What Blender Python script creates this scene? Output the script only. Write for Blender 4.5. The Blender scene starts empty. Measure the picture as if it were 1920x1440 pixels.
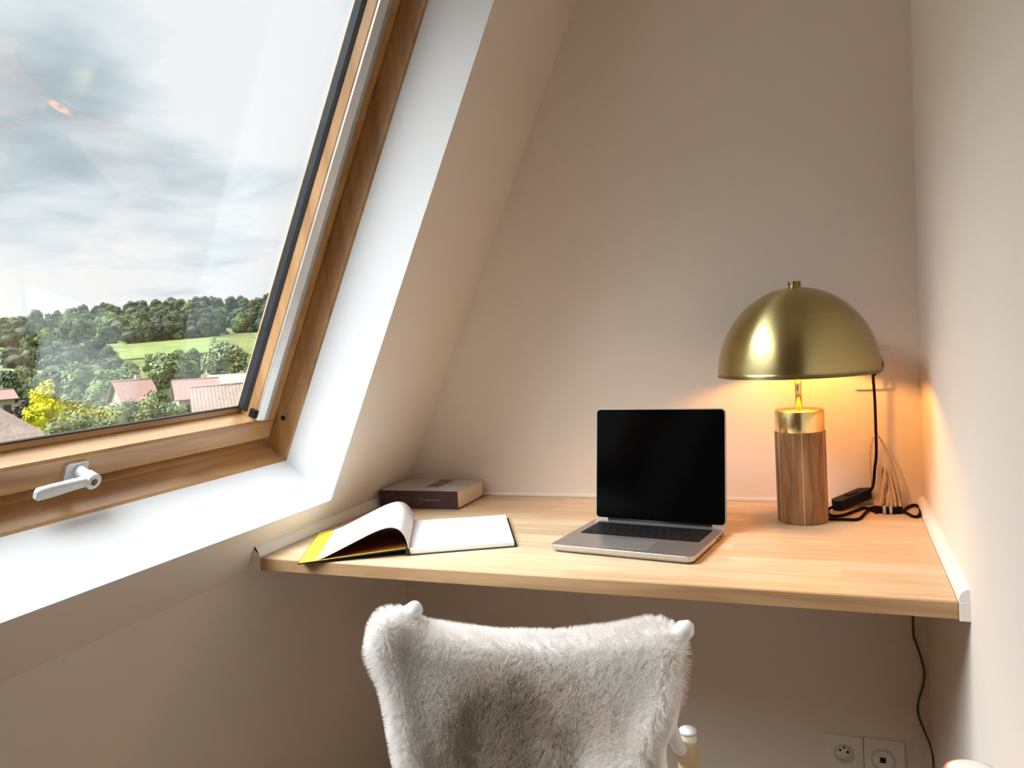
import bpy, bmesh, math, random
from mathutils import Vector, Matrix, noise
random.seed(7)
C = bpy.context.scene.collection
SC = bpy.context.scene
PI = math.pi

# ------------------------------------------------------------------ camera
F = 1489.0
H = 1.197
ROWS = ((0.92564187, 0.37352998, -0.06051846),      # image right
        (-0.03189647, -0.08234234, -0.99609355),     # image down
        (-0.37705403, 0.92395622, -0.06430523))      # forward
M3 = Matrix(ROWS)
EYE = Vector((0, 0, H))
cam_d = bpy.data.cameras.new('camera')
cam = bpy.data.objects.new('camera', cam_d)
C.objects.link(cam)
cam_d.sensor_width = 36.0
cam_d.lens = F * 36.0 / 1920.0
cam_d.clip_start = 0.02
cam_d.clip_end = 3000
r, d, f = (Vector(x) for x in ROWS)
cam.matrix_world = Matrix(((r.x, -d.x, -f.x, 0), (r.y, -d.y, -f.y, 0), (r.z, -d.z, -f.z, H), (0, 0, 0, 1)))
SC.camera = cam

def ray(px, py):
    return M3.transposed() @ Vector(((px - 960) / F, (py - 720) / F, 1))
def at_z(px, py, z):
    q = ray(px, py); return EYE + q * ((z - H) / q.z)
def at_y(px, py, y):
    q = ray(px, py); return EYE + q * (y / q.y)
def at_d(px, py, dist):                               # horizontal distance, outdoors
    q = ray(px, py); return EYE + q * (dist / math.hypot(q.x, q.y))

# ------------------------------------------------------------------ helpers
class MB:
    """collects shapes for ONE mesh object"""
    def __init__(s):
        s.v = []; s.f = []; s.sm = []; s.mi = []; s.cur = 0
    def add(s, verts, faces, smooth=False):
        o = len(s.v)
        s.v += [tuple(p) for p in verts]
        for q in faces:
            s.f.append([i + o for i in q]); s.sm.append(smooth); s.mi.append(s.cur)
        return s
    def box(s, lo, hi, m=None):
        x0, y0, z0 = lo; x1, y1, z1 = hi
        vs = [Vector(p) for p in ((x0, y0, z0), (x1, y0, z0), (x1, y1, z0), (x0, y1, z0), (x0, y0, z1), (x1, y0, z1), (x1, y1, z1), (x0, y1, z1))]
        if m: vs = [m @ p for p in vs]
        return s.add(vs, [(0, 3, 2, 1), (4, 5, 6, 7), (0, 1, 5, 4), (1, 2, 6, 5), (2, 3, 7, 6), (3, 0, 4, 7)])
    def hexa(s, p):            # 8 points, bottom ring then top ring
        return s.add(p, [(0, 3, 2, 1), (4, 5, 6, 7), (0, 1, 5, 4), (1, 2, 6, 5), (2, 3, 7, 6), (3, 0, 4, 7)])
    def prism(s, poly, a, b, fn, smooth=False):   # poly of 2-D points swept from a to b; fn(p, t) -> 3-D
        n = len(poly)
        vs = [fn(p, a) for p in poly] + [fn(p, b) for p in poly]
        fs = [(i, (i + 1) % n, n + (i + 1) % n, n + i) for i in range(n)]
        s.add(vs, fs, smooth)
        s.add([fn(p, a) for p in poly], [tuple(range(n))[::-1]])
        s.add([fn(p, b) for p in poly], [tuple(range(n))])
        return s
    def lathe(s, prof, c, n=48, smooth=True, m=None):   # prof of (r, z)
        vs = []; fs = []
        k = len(prof)
        for i in range(n):
            a = 2 * PI * i / n
            for (rr, z) in prof:
                p = Vector((rr * math.cos(a), rr * math.sin(a), z))
                p = (m @ p) if m else p + Vector(c)
                vs.append(p)
        for i in range(n):
            j = (i + 1) % n
            for q in range(k - 1):
                fs.append((i * k + q, j * k + q, j * k + q + 1, i * k + q + 1))
        return s.add(vs, fs, smooth)
    def tube(s, pts, rad, n=8, smooth=True, cap=True):
        pts = [Vector(p) for p in pts]
        m = len(pts)
        rads = rad if isinstance(rad, (list, tuple)) else [rad] * m
        up = Vector((0.13, 0.21, 0.97)); vs = []; fs = []
        prev = None
        for i, p in enumerate(pts):
            t = (pts[min(i + 1, m - 1)] - pts[max(i - 1, 0)])
            t = t.normalized() if t.length > 1e-9 else Vector((0, 0, 1))
            if prev is None:
                x = t.cross(up)
                if x.length < 1e-3: x = t.cross(Vector((1, 0, 0)))
                x.normalize()
            else:
                x = (prev - t * prev.dot(t))
                x = x.normalized() if x.length > 1e-6 else t.orthogonal().normalized()
            prev = x; y = t.cross(x)
            for k in range(n):
                a = 2 * PI * k / n
                vs.append(p + (x * math.cos(a) + y * math.sin(a)) * rads[i])
        for i in range(m - 1):
            for k in range(n):
                l = (k + 1) % n
                fs.append((i * n + k, i * n + l, (i + 1) * n + l, (i + 1) * n + k))
        if cap:
            fs.append(tuple(range(n))[::-1]); fs.append(tuple((m - 1) * n + k for k in range(n)))
        return s.add(vs, fs, smooth)
    def grid(s, rows, smooth=True, flip=False):
        nr = len(rows); nc = len(rows[0])
        vs = [p for r_ in rows for p in r_]
        fs = []
        for i in range(nr - 1):
            for j in range(nc - 1):
                q = (i * nc + j, i * nc + j + 1, (i + 1) * nc + j + 1, (i + 1) * nc + j)
                fs.append(q[::-1] if flip else q)
        return s.add(vs, fs, smooth)
    def build(s, name, mats, parent=None, bevel=0, origin=None, weld=False):
        me = bpy.data.meshes.new(name)
        o = Vector(origin) if origin is not None else Vector((0, 0, 0))
        me.from_pydata([tuple(Vector(p) - o) for p in s.v], [], s.f)
        me.polygons.foreach_set('use_smooth', s.sm)
        if not isinstance(mats, (list, tuple)): mats = [mats]
        for m in mats: me.materials.append(m)
        me.polygons.foreach_set('material_index', s.mi)
        me.update()
        if weld:
            b = bmesh.new(); b.from_mesh(me); bmesh.ops.remove_doubles(b, verts=b.verts, dist=1e-5)
            bmesh.ops.recalc_face_normals(b, faces=b.faces); b.to_mesh(me); b.free()
        ob = bpy.data.objects.new(name, me); C.objects.link(ob)
        ob.location = o
        if parent is not None:
            ob.parent = parent
            ob.matrix_parent_inverse = Matrix.Identity(4)
            ob.location = o - WORLD(parent)
        if bevel:
            bv = ob.modifiers.new('bevel', 'BEVEL'); bv.width = bevel; bv.segments = 2; bv.limit_method = 'ANGLE'; bv.angle_limit = math.radians(40)
        return ob
def WORLD(o):
    p = Vector((0, 0, 0))
    while o is not None:
        p += o.location; o = o.parent
    return p
def tag(o, label=None, cat=None, group=None, kind=None):
    if label: o['label'] = label
    if cat: o['category'] = cat
    if group: o['group'] = group
    if kind: o['kind'] = kind
    return o
def thing(name, loc, label, cat, group=None, kind=None):
    o = bpy.data.objects.new(name, None); C.objects.link(o)
    o.location = loc; o.empty_display_size = 0.05
    return tag(o, label, cat, group, kind)
def spline(pts, n=8, closed=False):               # Catmull-Rom
    pts = [Vector(p) for p in pts]; out = []
    m = len(pts)
    for i in range(m if closed else m - 1):
        if closed:
            p0, p1, p2, p3 = pts[(i - 1) % m], pts[i], pts[(i + 1) % m], pts[(i + 2) % m]
        else:
            p0, p1, p2, p3 = pts[max(i - 1, 0)], pts[i], pts[i + 1], pts[min(i + 2, m - 1)]
        for k in range(n):
            t = k / n
            out.append(0.5 * ((2 * p1) + (p2 - p0) * t + (2 * p0 - 5 * p1 + 4 * p2 - p3) * t * t + (3 * p1 - p0 - 3 * p2 + p3) * t ** 3))
    out.append(pts[0].copy() if closed else pts[-1].copy())
    return out
def lerp(a, b, t): return a + (b - a) * t
def pw(x, tab):                                   # piecewise-linear table
    if x <= tab[0][0]: return tab[0][1]
    for (a, va), (b, vb) in zip(tab, tab[1:]):
        if x <= b: return va + (vb - va) * (x - a) / (b - a)
    return tab[-1][1]

# ------------------------------------------------------------------ materials
def mat(name, col, rough=0.6, metal=0.0, spec=0.5, **kw):
    m = bpy.data.materials.new(name); m.use_nodes = True
    b = m.node_tree.nodes['Principled BSDF']
    b.inputs['Base Color'].default_value = (*col, 1)
    b.inputs['Roughness'].default_value = rough
    b.inputs['Metallic'].default_value = metal
    b.inputs['Specular IOR Level'].default_value = spec
    for k, v in kw.items(): b.inputs[k].default_value = v
    return m
def nt(m): return m.node_tree.nodes, m.node_tree.links, m.node_tree.nodes['Principled BSDF']
def ramp(N, stops):
    r_ = N.new('ShaderNodeValToRGB'); e = r_.color_ramp.elements
    while len(e) < len(stops): e.new(0.5)
    for i, (p, c) in enumerate(stops): e[i].position = p; e[i].color = (*c, 1)
    return r_
def coords(N, L, scale=(1, 1, 1), rot=(0, 0, 0), src='Object'):
    t = N.new('ShaderNodeTexCoord'); mp = N.new('ShaderNodeMapping')
    mp.inputs['Scale'].default_value = scale; mp.inputs['Rotation'].default_value = rot
    L.new(t.outputs[src], mp.inputs['Vector']); return mp
def noise_col(m, c1, c2, scale=5, detail=4, sc3=(1, 1, 1), lo=0.3, hi=0.7, bump=0.0, bdist=0.001):
    N, L, b = nt(m)
    mp = coords(N, L, sc3); n = N.new('ShaderNodeTexNoise')
    n.inputs['Scale'].default_value = scale; n.inputs['Detail'].default_value = detail
    L.new(mp.outputs[0], n.inputs['Vector'])
    r_ = ramp(N, [(lo, c1), (hi, c2)]); L.new(n.outputs['Fac'], r_.inputs[0]); L.new(r_.outputs[0], b.inputs['Base Color'])
    if bump:
        bp = N.new('ShaderNodeBump'); bp.inputs['Strength'].default_value = bump; bp.inputs['Distance'].default_value = bdist
        L.new(n.outputs['Fac'], bp.inputs['Height']); L.new(bp.outputs[0], b.inputs['Normal'])
    return m
def wood(name, c1, c2, c3, along, rough=0.45, fine=28.0, seed=0.0):
    """grain stretched along one object axis"""
    m = mat(name, c1, rough); N, L, b = nt(m)
    sc = [9, 9, 9]; sc[along] = 0.8
    mp = coords(N, L, tuple(sc)); mp.inputs['Location'].default_value = (seed, seed * 1.7, seed * 0.6)
    n = N.new('ShaderNodeTexNoise'); n.inputs['Scale'].default_value = fine / 9; n.inputs['Detail'].default_value = 6; n.inputs['Distortion'].default_value = 0.6
    L.new(mp.outputs[0], n.inputs['Vector'])
    r_ = ramp(N, [(0.28, c3), (0.5, c1), (0.72, c2)]); L.new(n.outputs['Fac'], r_.inputs[0]); L.new(r_.outputs[0], b.inputs['Base Color'])
    bp = N.new('ShaderNodeBump'); bp.inputs['Strength'].default_value = 0.12; bp.inputs['Distance'].default_value = 0.0008
    L.new(n.outputs['Fac'], bp.inputs['Height']); L.new(bp.outputs[0], b.inputs['Normal'])
    return m

WALL = noise_col(mat('painted_plaster', (0.8, 0.74, 0.68), 0.85, spec=0.2), (0.79, 0.713, 0.634), (0.81, 0.733, 0.654), 3, 3, bump=0.05)
REVEAL = noise_col(mat('white_lining', (0.86, 0.86, 0.85), 0.55, spec=0.3), (0.79, 0.80, 0.81), (0.81, 0.82, 0.83), 4, 2)
CEIL = noise_col(mat('ceiling_paint', (0.8, 0.77, 0.72), 0.9, spec=0.1), (0.79, 0.75, 0.70), (0.81, 0.77, 0.72), 3, 2)
FLOOR = wood('oak_floor', (0.27, 0.165, 0.09), (0.33, 0.21, 0.12), (0.21, 0.125, 0.065), 1, 0.4)
TRIMW = noise_col(mat('white_trim_paint', (0.84, 0.82, 0.79), 0.45), (0.83, 0.80, 0.77), (0.86, 0.83, 0.80), 6, 2)
PINE_Y = wood('varnished_pine_along_y', (0.50, 0.275, 0.105), (0.62, 0.37, 0.16), (0.36, 0.17, 0.055), 1, 0.35, 34)
PINE_S = wood('varnished_pine_along_slope', (0.48, 0.255, 0.095), (0.58, 0.33, 0.14), (0.34, 0.16, 0.05), 2, 0.35, 34, 3.1)
for m_ in (PINE_Y, PINE_S):
    b = m_.node_tree.nodes['Principled BSDF']; b.inputs['Coat Weight'].default_value = 0.7; b.inputs['Coat Roughness'].default_value = 0.18
ALU = noise_col(mat('silver_aluminium', (0.62, 0.63, 0.64), 0.38, 0.85), (0.60, 0.61, 0.62), (0.66, 0.67, 0.68), 40, 2)
GASKET = noise_col(mat('black_rubber', (0.02, 0.02, 0.022), 0.45), (0.018, 0.018, 0.02), (0.03, 0.03, 0.033), 20, 2)
WHITEMETAL = noise_col(mat('pale_grey_lacquer', (0.72, 0.74, 0.76), 0.35), (0.70, 0.72, 0.74), (0.75, 0.77, 0.79), 30, 2)
BLACK = noise_col(mat('black_plastic', (0.012, 0.012, 0.012), 0.5, spec=0.2), (0.006, 0.006, 0.006), (0.010, 0.010, 0.010), 30, 2)
HOLE = mat('dark_hole', (0.006, 0.006, 0.006), 0.8)
SOCK = noise_col(mat('socket_plastic', (0.80, 0.76, 0.70), 0.4), (0.78, 0.74, 0.68), (0.82, 0.78, 0.72), 10, 2)

# oak worktop of finger-jointed staves
OAK = mat('oak_worktop', (0.75, 0.52, 0.30), 0.42)
N, L, b = nt(OAK)
mp = coords(N, L, (1, 1, 1))
br = N.new('ShaderNodeTexBrick'); br.offset = 0.42; br.offset_frequency = 2; br.squash = 1.0
br.inputs['Color1'].default_value = (0.72, 0.56, 0.375, 1); br.inputs['Color2'].default_value = (0.58, 0.40, 0.23, 1)
br.inputs['Mortar'].default_value = (0.60, 0.40, 0.21, 1)
br.inputs['Scale'].default_value = 1.0; br.inputs['Mortar Size'].default_value = 0.0004; br.inputs['Mortar Smooth'].default_value = 0.6
br.inputs['Brick Width'].default_value = 0.47; br.inputs['Row Height'].default_value = 0.046; br.inputs['Bias'].default_value = -0.12
L.new(mp.outputs[0], br.inputs['Vector'])
mp2 = coords(N, L, (1.2, 14, 14))
n = N.new('ShaderNodeTexNoise'); n.inputs['Scale'].default_value = 5; n.inputs['Detail'].default_value = 7; n.inputs['Distortion'].default_value = 0.8
L.new(mp2.outputs[0], n.inputs['Vector'])
rr = ramp(N, [(0.3, (0.82, 0.79, 0.74)), (0.7, (1.07, 1.07, 1.07))]); L.new(n.outputs['Fac'], rr.inputs[0])
mx = N.new('ShaderNodeMix'); mx.data_type = 'RGBA'; mx.blend_type = 'MULTIPLY'; mx.inputs['Factor'].default_value = 1
L.new(br.outputs['Color'], mx.inputs['A']); L.new(rr.outputs[0], mx.inputs['B']); L.new(mx.outputs['Result'], b.inputs['Base Color'])
OAK_EDGE_SHADED = wood('oak_worktop_edge_shaded', (0.45, 0.28, 0.14), (0.54, 0.35, 0.19), (0.31, 0.17, 0.08), 0, 0.5, 30)  # oak darkened so its colour carries the shade on the desk front

# window pane: clear, with the mirror share of glass at its two faces
GLASS = bpy.data.materials.new('window_glass'); GLASS.use_nodes = True
N = GLASS.node_tree.nodes; L = GLASS.node_tree.links
for x in list(N): N.remove(x)
out = N.new('ShaderNodeOutputMaterial'); tr = N.new('ShaderNodeBsdfTransparent'); gl = N.new('ShaderNodeBsdfGlossy')
gl.inputs['Roughness'].default_value = 0.0; gl.inputs['Color'].default_value = (1, 1, 1, 1)
tr.inputs['Color'].default_value = (0.985, 0.99, 0.985, 1)
lw = N.new('ShaderNodeLayerWeight'); lw.inputs['Blend'].default_value = 0.5
p5 = N.new('ShaderNodeMath'); p5.operation = 'POWER'; p5.inputs[1].default_value = 5
ma = N.new('ShaderNodeMath'); ma.operation = 'MULTIPLY_ADD'; ma.inputs[1].default_value = 0.96; ma.inputs[2].default_value = 0.045
mi = N.new('ShaderNodeMixShader')
L.new(lw.outputs['Facing'], p5.inputs[0]); L.new(p5.outputs[0], ma.inputs[0]); L.new(ma.outputs[0], mi.inputs['Fac'])
L.new(tr.outputs[0], mi.inputs[1]); L.new(gl.outputs[0], mi.inputs[2]); L.new(mi.outputs[0], out.inputs['Surface'])

def brushed(name, col, rough, aniso):
    m = mat(name, col, rough, 1.0); N, L, b = nt(m)
    b.inputs['Anisotropic'].default_value = aniso; b.inputs['Anisotropic Rotation'].default_value = 0.25
    tg = N.new('ShaderNodeTangent'); tg.direction_type = 'RADIAL'; tg.axis = 'Z'; L.new(tg.outputs[0], b.inputs['Tangent'])
    mp = coords(N, L, (2, 2, 220)); n = N.new('ShaderNodeTexNoise'); n.inputs['Scale'].default_value = 3; n.inputs['Detail'].default_value = 3
    L.new(mp.outputs[0], n.inputs['Vector'])
    r_ = ramp(N, [(0.3, tuple(c * 0.93 for c in col)), (0.7, tuple(min(1, c * 1.05) for c in col))]); L.new(n.outputs['Fac'], r_.inputs[0]); L.new(r_.outputs[0], b.inputs['Base Color'])
    return m
BRASS = brushed('brushed_brass', (0.50, 0.42, 0.195), 0.30, 0.8)
BRASS_L = brushed('polished_brass', (0.80, 0.66, 0.34), 0.22, 0.3)

# ------------------------------------------------------------------ room
YB, XR = 2.0, 0.178
P0 = Vector((-1.1488, 2.0, 0.8067)); S = Vector((0.4246, 0, 0.9054)); NO = Vector((-0.9054, 0, 0.4246))
def sl(u, y, w=0.0):                      # point on / behind the roof slope
    p = P0 + S * u + NO * w; return Vector((p.x, y, p.z))
ZC = 2.42
def slx(z): return P0.x + (z - P0.z) * S.x / S.z
KN_U = -0.105; KN = sl(KN_U, 0); XK, ZK = KN.x, KN.z
Y_BACK = -2.4; X_FAR = 2.3; Y_JOG = 0.45
WY0, WY1 = 0.22, 1.594; WU0, WU1 = 0.013, 1.62; DW = 0.30
def struct(mb, name, m, **k): return tag(mb.build(name, m, **k), kind='structure')
struct(MB().box((XK - 0.4, Y_BACK - 0.2, -0.12), (X_FAR + 0.2, YB + 0.2, 0)), 'floor', FLOOR)
struct(MB().box((-1.2, Y_BACK - 0.2, ZC), (X_FAR + 0.2, YB + 0.2, ZC + 0.12)), 'ceiling', CEIL)
# back wall as an outline that ends on the roof slope
ZT = ZC
pf = [(XK - 0.2, 0), (XR + 0.12, 0), (XR + 0.12, ZT), (slx(ZT) - 0.25, ZT), (XK - 0.2, ZK)]
struct(MB().prism(pf, YB, YB + 0.15, lambda p, t: Vector((p[0], t, p[1]))), 'wall_back', WALL)
struct(MB().box((XR, Y_JOG, 0), (XR + 0.12, YB, ZC)), 'wall_right', WALL)
struct(MB().box((XR + 0.12, Y_JOG, 0), (X_FAR, Y_JOG + 0.12, ZC)), 'wall_side', WALL)
struct(MB().box((X_FAR, Y_BACK, 0), (X_FAR + 0.12, Y_JOG + 0.12, ZC)), 'wall_far', WALL)
struct(MB().box((XK - 0.2, Y_BACK - 0.12, 0), (X_FAR + 0.12, Y_BACK, ZC)), 'wall_rear', WALL)
struct(MB().box((XK - 0.2, Y_BACK, 0), (XK, YB, ZK)), 'wall_left', WALL)
UT = (ZC - P0.z) / S.z
g = MB()
def slab(u0, u1, y0, y1, w0=0.0, w1=DW):
    g.hexa([sl(u0, y0, w0), sl(u0, y1, w0), sl(u0, y1, w1), sl(u0, y0, w1), sl(u1, y0, w0), sl(u1, y1, w0), sl(u1, y1, w1), sl(u1, y0, w1)])
slab(KN_U, WU0 - 0.004, Y_BACK, YB); slab(WU1 + 0.004, UT + 0.12, Y_BACK, YB)
slab(WU0 - 0.004, WU1 + 0.004, Y_BACK, WY0 - 0.004); slab(WU0 - 0.004, WU1 + 0.004, WY1 + 0.004, YB)
struct(g, 'wall_slope', WALL)
# white lining boards of the window reveal
t_ = 0.0035; WD = 0.152
struct(MB().hexa([sl(WU0, WY1, 0), sl(WU0 + 0.036, WY1, WD), sl(WU0 + 0.036, WY1 + t_, WD), sl(WU0, WY1 + t_, 0),
                  sl(WU1, WY1, 0), sl(WU1, WY1, WD), sl(WU1, WY1 + t_, WD), sl(WU1, WY1 + t_, 0)]), 'trim_1', REVEAL)
struct(MB().hexa([sl(WU0, WY0, 0), sl(WU0, WY0 - t_, 0), sl(WU0 + 0.036, WY0 - t_, WD), sl(WU0 + 0.036, WY0, WD),
                  sl(WU1, WY0, 0), sl(WU1, WY0 - t_, 0), sl(WU1, WY0 - t_, WD), sl(WU1, WY0, WD)]), 'trim_2', REVEAL)
struct(MB().hexa([sl(WU0 - t_, WY0, 0), sl(WU0 - t_, WY1, 0), sl(WU0 + 0.036 - t_, WY1, WD), sl(WU0 + 0.036 - t_, WY0, WD),
                  sl(WU0, WY0, 0), sl(WU0, WY1, 0), sl(WU0 + 0.036, WY1, WD), sl(WU0 + 0.036, WY0, WD)]), 'trim_3', REVEAL)
struct(MB().hexa([sl(WU1, WY0, 0), sl(WU1, WY1, 0), sl(WU1, WY1, WD), sl(WU1, WY0, WD),
                  sl(WU1 + t_, WY0, 0), sl(WU1 + t_, WY1, 0), sl(WU1 + t_, WY1, WD), sl(WU1 + t_, WY0, WD)]), 'trim_4', REVEAL)

# ------------------------------------------------------------------ window
win = thing('window_1', sl(0.05, 0.9, 0.2), None, None, kind='structure')
FU0 = WU0 + 0.034
def bar(mb, u0, u1, y0, y1, w0, w1): mb.hexa([sl(u0, y0, w0), sl(u0, y1, w0), sl(u0, y1, w1), sl(u0, y0, w1), sl(u1, y0, w0), sl(u1, y1, w0), sl(u1, y1, w1), sl(u1, y0, w1)])
# frame: bottom member slopes up to the sash, side members line the reveal
mb = MB()
mb.prism([(FU0, WD), (FU0 - 0.05, WD), (FU0 - 0.05, 0.33), (0.078, 0.33), (0.078, 0.238), (0.072, 0.232), (0.064, 0.216), (0.058, 0.190), (FU0 + 0.004, 0.160)], WY0, WY1 + 0.05, lambda p, t: sl(p[0], t, p[1]))
mb.build('bottom_frame', PINE_Y, win)
mb = MB(); mb.prism([(WY1 + 0.002, WD), (WY1 + 0.06, WD), (WY1 + 0.06, 0.33), (WY1 - 0.006, 0.33), (WY1 - 0.006, 0.232), (WY1 - 0.001, 0.22), (WY1 - 0.001, 0.158)], FU0 - 0.03, WU1 + 0.05, lambda p, t: sl(t, p[0], p[1]))
sf = mb.build('side_frame', PINE_S, win)
hp = sl(0.1453, WY1 - 0.0012, 0.1955)
MB().tube([hp, hp + Vector((0, -0.0015, 0))], 0.0062, 14).build('drill_hole', HOLE, sf)
mb = MB(); bar(mb, FU0 - 0.03, WU1 + 0.05, WY0 - 0.06, WY0 + 0.001, WD, 0.33); mb.build('side_frame', PINE_S, win)
mb = MB(); bar(mb, WU1 - 0.01, WU1 + 0.05, WY0, WY1, WD, 0.33); mb.build('top_frame', PINE_Y, win)
# sash
SU0, SU1 = 0.080, WU1 - 0.03; SY0, SY1 = WY0 + 0.02, WY1 - 0.004
GU0, GU1 = 0.155, SU1 - 0.085; GY0, GY1 = SY0 + 0.09, 1.503
W0 = 0.217
mb = MB(); mb.prism([(SU0, W0 + 0.004), (SU0 + 0.004, W0), (0.131, W0), (0.136, W0 + 0.004), (0.1405, 0.266), (GU0 - 0.003, 0.2705), (GU0 - 0.004, 0.272), (0.13, 0.280), (SU0, 0.29)], SY0, SY1, lambda p, t: sl(p[0], t, p[1]))
sash = mb.build('bottom_sash', PINE_Y, win)
mb = MB(); mb.prism([(SY1, W0), (1.517, W0), (1.5155, 0.222), (1.515, 0.2715), (1.53, 0.29), (SY1, 0.29)], 0.134, SU1, lambda p, t: sl(t, p[0], p[1]))
mb.build('side_sash', PINE_S, win)
mb = MB(); mb.prism([(SY0, W0), (GY0 - 0.004, W0), (GY0 - 0.002, 0.25), (GY0 - 0.001, 0.2715), (GY0 - 0.02, 0.29), (SY0, 0.29)], 0.134, SU1, lambda p, t: sl(t, p[0], p[1])); mb.build('side_sash', PINE_S, win)
mb = MB(); bar(mb, SU1 - 0.08, SU1, SY0, SY1, W0, 0.29); mb.build('top_sash', PINE_Y, win)
# blind rail on the sash
mb = MB(); mb.prism([(1.556, W0), (1.556, 0.209), (1.549, 0.2065), (1.535, 0.2065), (1.5165, 0.2135), (1.5165, W0 + 0.006), (1.53, W0)], 0.142, SU1 - 0.08, lambda p, t: sl(t, p[0], p[1]))
mb.build('blind_rail', ALU, win, bevel=0.001)
mb = MB(); bar(mb, 0.146, 0.166, 1.506, 1.517, 0.216, 0.232); mb.build('rail_end_clip', BLACK, win)
# gaskets and pane
mb = MB(); mb.prism([(1.5158, 0.2455), (1.5135, 0.2465), (1.5110, 0.2550), (1.5100, 0.2715), (1.5158, 0.2718)], GU0 - 0.004, GU1 + 0.01, lambda p, t: sl(t, p[0], p[1])); mb.build('side_gasket', GASKET, win)
mb = MB(); bar(mb, GU0 - 0.0035, GU0 + 0.0006, GY0, 1.511, 0.2675, 0.2722); mb.build('bottom_gasket', GASKET, win)
mb = MB(); bar(mb, 0.140, GU1 + 0.02, GY0 - 0.02, 1.5145, 0.2725, 0.2785); mb.build('glass', GLASS, win)
# handle on the bottom sash
hc = sl(0.106, 1.038, W0)
mS = Matrix((( S.x, 0, NO.x), (0, 1, 0), (S.z, 0, NO.z)))       # columns: S, y, NO
def hl(u, y, w): return hc + S * u + Vector((0, y, 0)) + NO * w
mb = MB()
pl = [(-0.014, -0.026), (0.014, -0.026), (0.017, -0.02), (0.017, 0.016), (0.014, 0.021), (-0.014, 0.021), (-0.017, 0.016), (-0.017, -0.02)]
mb.prism(pl, 0, -0.006, lambda p, t: hl(p[0], p[1], t))
hd = mb.build('window_handle', WHITEMETAL, win, bevel=0.0015); hd['label'] = 'pale grey lever handle'
mb = MB(); mb.tube([hl(0, 0, -0.004), hl(0, 0, -0.034)], [0.0125, 0.0115], 20)
mb.tube([hl(-0.002, 0, -0.030), hl(-0.002, 0, -0.050)], 0.0155, 24); mb.build('spindle', WHITEMETAL, hd, bevel=0.0012)
mb = MB()
n_ = 12; path = [hl(-0.002, 0.004, -0.040), hl(-0.0025, -0.02, -0.041), hl(-0.003, -0.05, -0.0425), hl(-0.004, -0.085, -0.044), hl(-0.0045, -0.108, -0.0445), hl(-0.0047, -0.1125, -0.0445)]
wid = [(0.0095, 0.0085), (0.0095, 0.008), (0.0105, 0.0075), (0.012, 0.0072), (0.0115, 0.0068), (0.007, 0.004)]
rows = []
for p, (a, c_) in zip(path, wid):
    rows.append([p + S * (a * math.copysign(abs(math.cos(t)) ** 0.6, math.cos(t))) + NO * (c_ * math.copysign(abs(math.sin(t)) ** 0.6, math.sin(t))) for t in [2 * PI * k / n_ for k in range(n_ + 1)]])
mb.grid(rows); mb.add(rows[-1][:-1], [tuple(range(n_))]); mb.add(rows[0][:-1], [tuple(range(n_))[::-1]])
mb.build('lever', WHITEMETAL, hd)
MB().tube([hl(-0.002, 0, -0.0495), hl(-0.002, 0, -0.0512)], 0.0065, 16).build('screw', mat('dark_screw', (0.15, 0.15, 0.15), 0.4, 0.8), hd)

# ------------------------------------------------------------------ desk and its trims
DX0, DX1, DY0, DY1, DZ0, DZ1 = -1.152, 0.162, 1.338, YB - 0.001, 0.722, 0.75
desk = thing('desk', ((DX0 + DX1) / 2, (DY0 + DY1) / 2, DZ0), 'pale oak fitted desktop spanning the alcove under the window', 'desk')
mb = MB(); mb.box((DX0, DY0 + 0.004, DZ0), (DX1, DY1, DZ1)); mb.build('worktop', OAK, desk, bevel=0.0015)
mb = MB(); mb.box((DX0, DY0 - 0.001, DZ0 + 0.0004), (DX1, DY0 + 0.0045, DZ1 - 0.0008)); mb.build('front_edge', OAK_EDGE_SHADED, desk, bevel=0.0015)
q = [(XR, DZ1 + 0.0005), (DX1 + 0.0005, DZ1 + 0.0005)] + [(XR - 0.0155 * math.cos(a), DZ1 + 0.0005 + 0.019 * math.sin(a)) for a in [PI / 2 * k / 7 for k in range(1, 8)]]
struct(MB().prism(q, DY0, YB, lambda p, t: Vector((p[0], t, p[1]))), 'trim_5', TRIMW)
struct(MB().box((DX1 + 0.0005, DY0 - 0.002, DZ0 - 0.002), (XR, YB, DZ1 - 0.0003)), 'trim_6', TRIMW, bevel=0.0008)
# left: quarter round lying on the slope, batten below it
q = [(slx(DZ1), DZ1 + 0.0005), (DX0 - 0.0002, DZ1 + 0.0005)] + [(slx(DZ1) + 0.002 + 0.020 * math.cos(a), DZ1 + 0.0005 + 0.024 * math.sin(a)) for a in [PI / 2 * k / 7 for k in range(1, 8)]] + [(slx(DZ1 + 0.0245), DZ1 + 0.0245)]
struct(MB().prism(q, DY0 + 0.001, YB, lambda p, t: Vector((p[0], t, p[1]))), 'trim_7', TRIMW)
struct(MB().prism([(slx(DZ0 - 0.003), DZ0 - 0.003), (DX0 - 0.0005, DZ0 - 0.003), (DX0 - 0.0005, DZ1 - 0.0003), (slx(DZ1), DZ1 - 0.0003)], DY0 + 0.001, YB, lambda p, t: Vector((p[0], t, p[1]))), 'trim_8', TRIMW)
struct(MB().box((DX0 + 0.004, YB - 0.006, DZ1 + 0.0002), (DX1 - 0.001, YB, DZ1 + 0.008)), 'trim_9', TRIMW, bevel=0.001)

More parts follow.
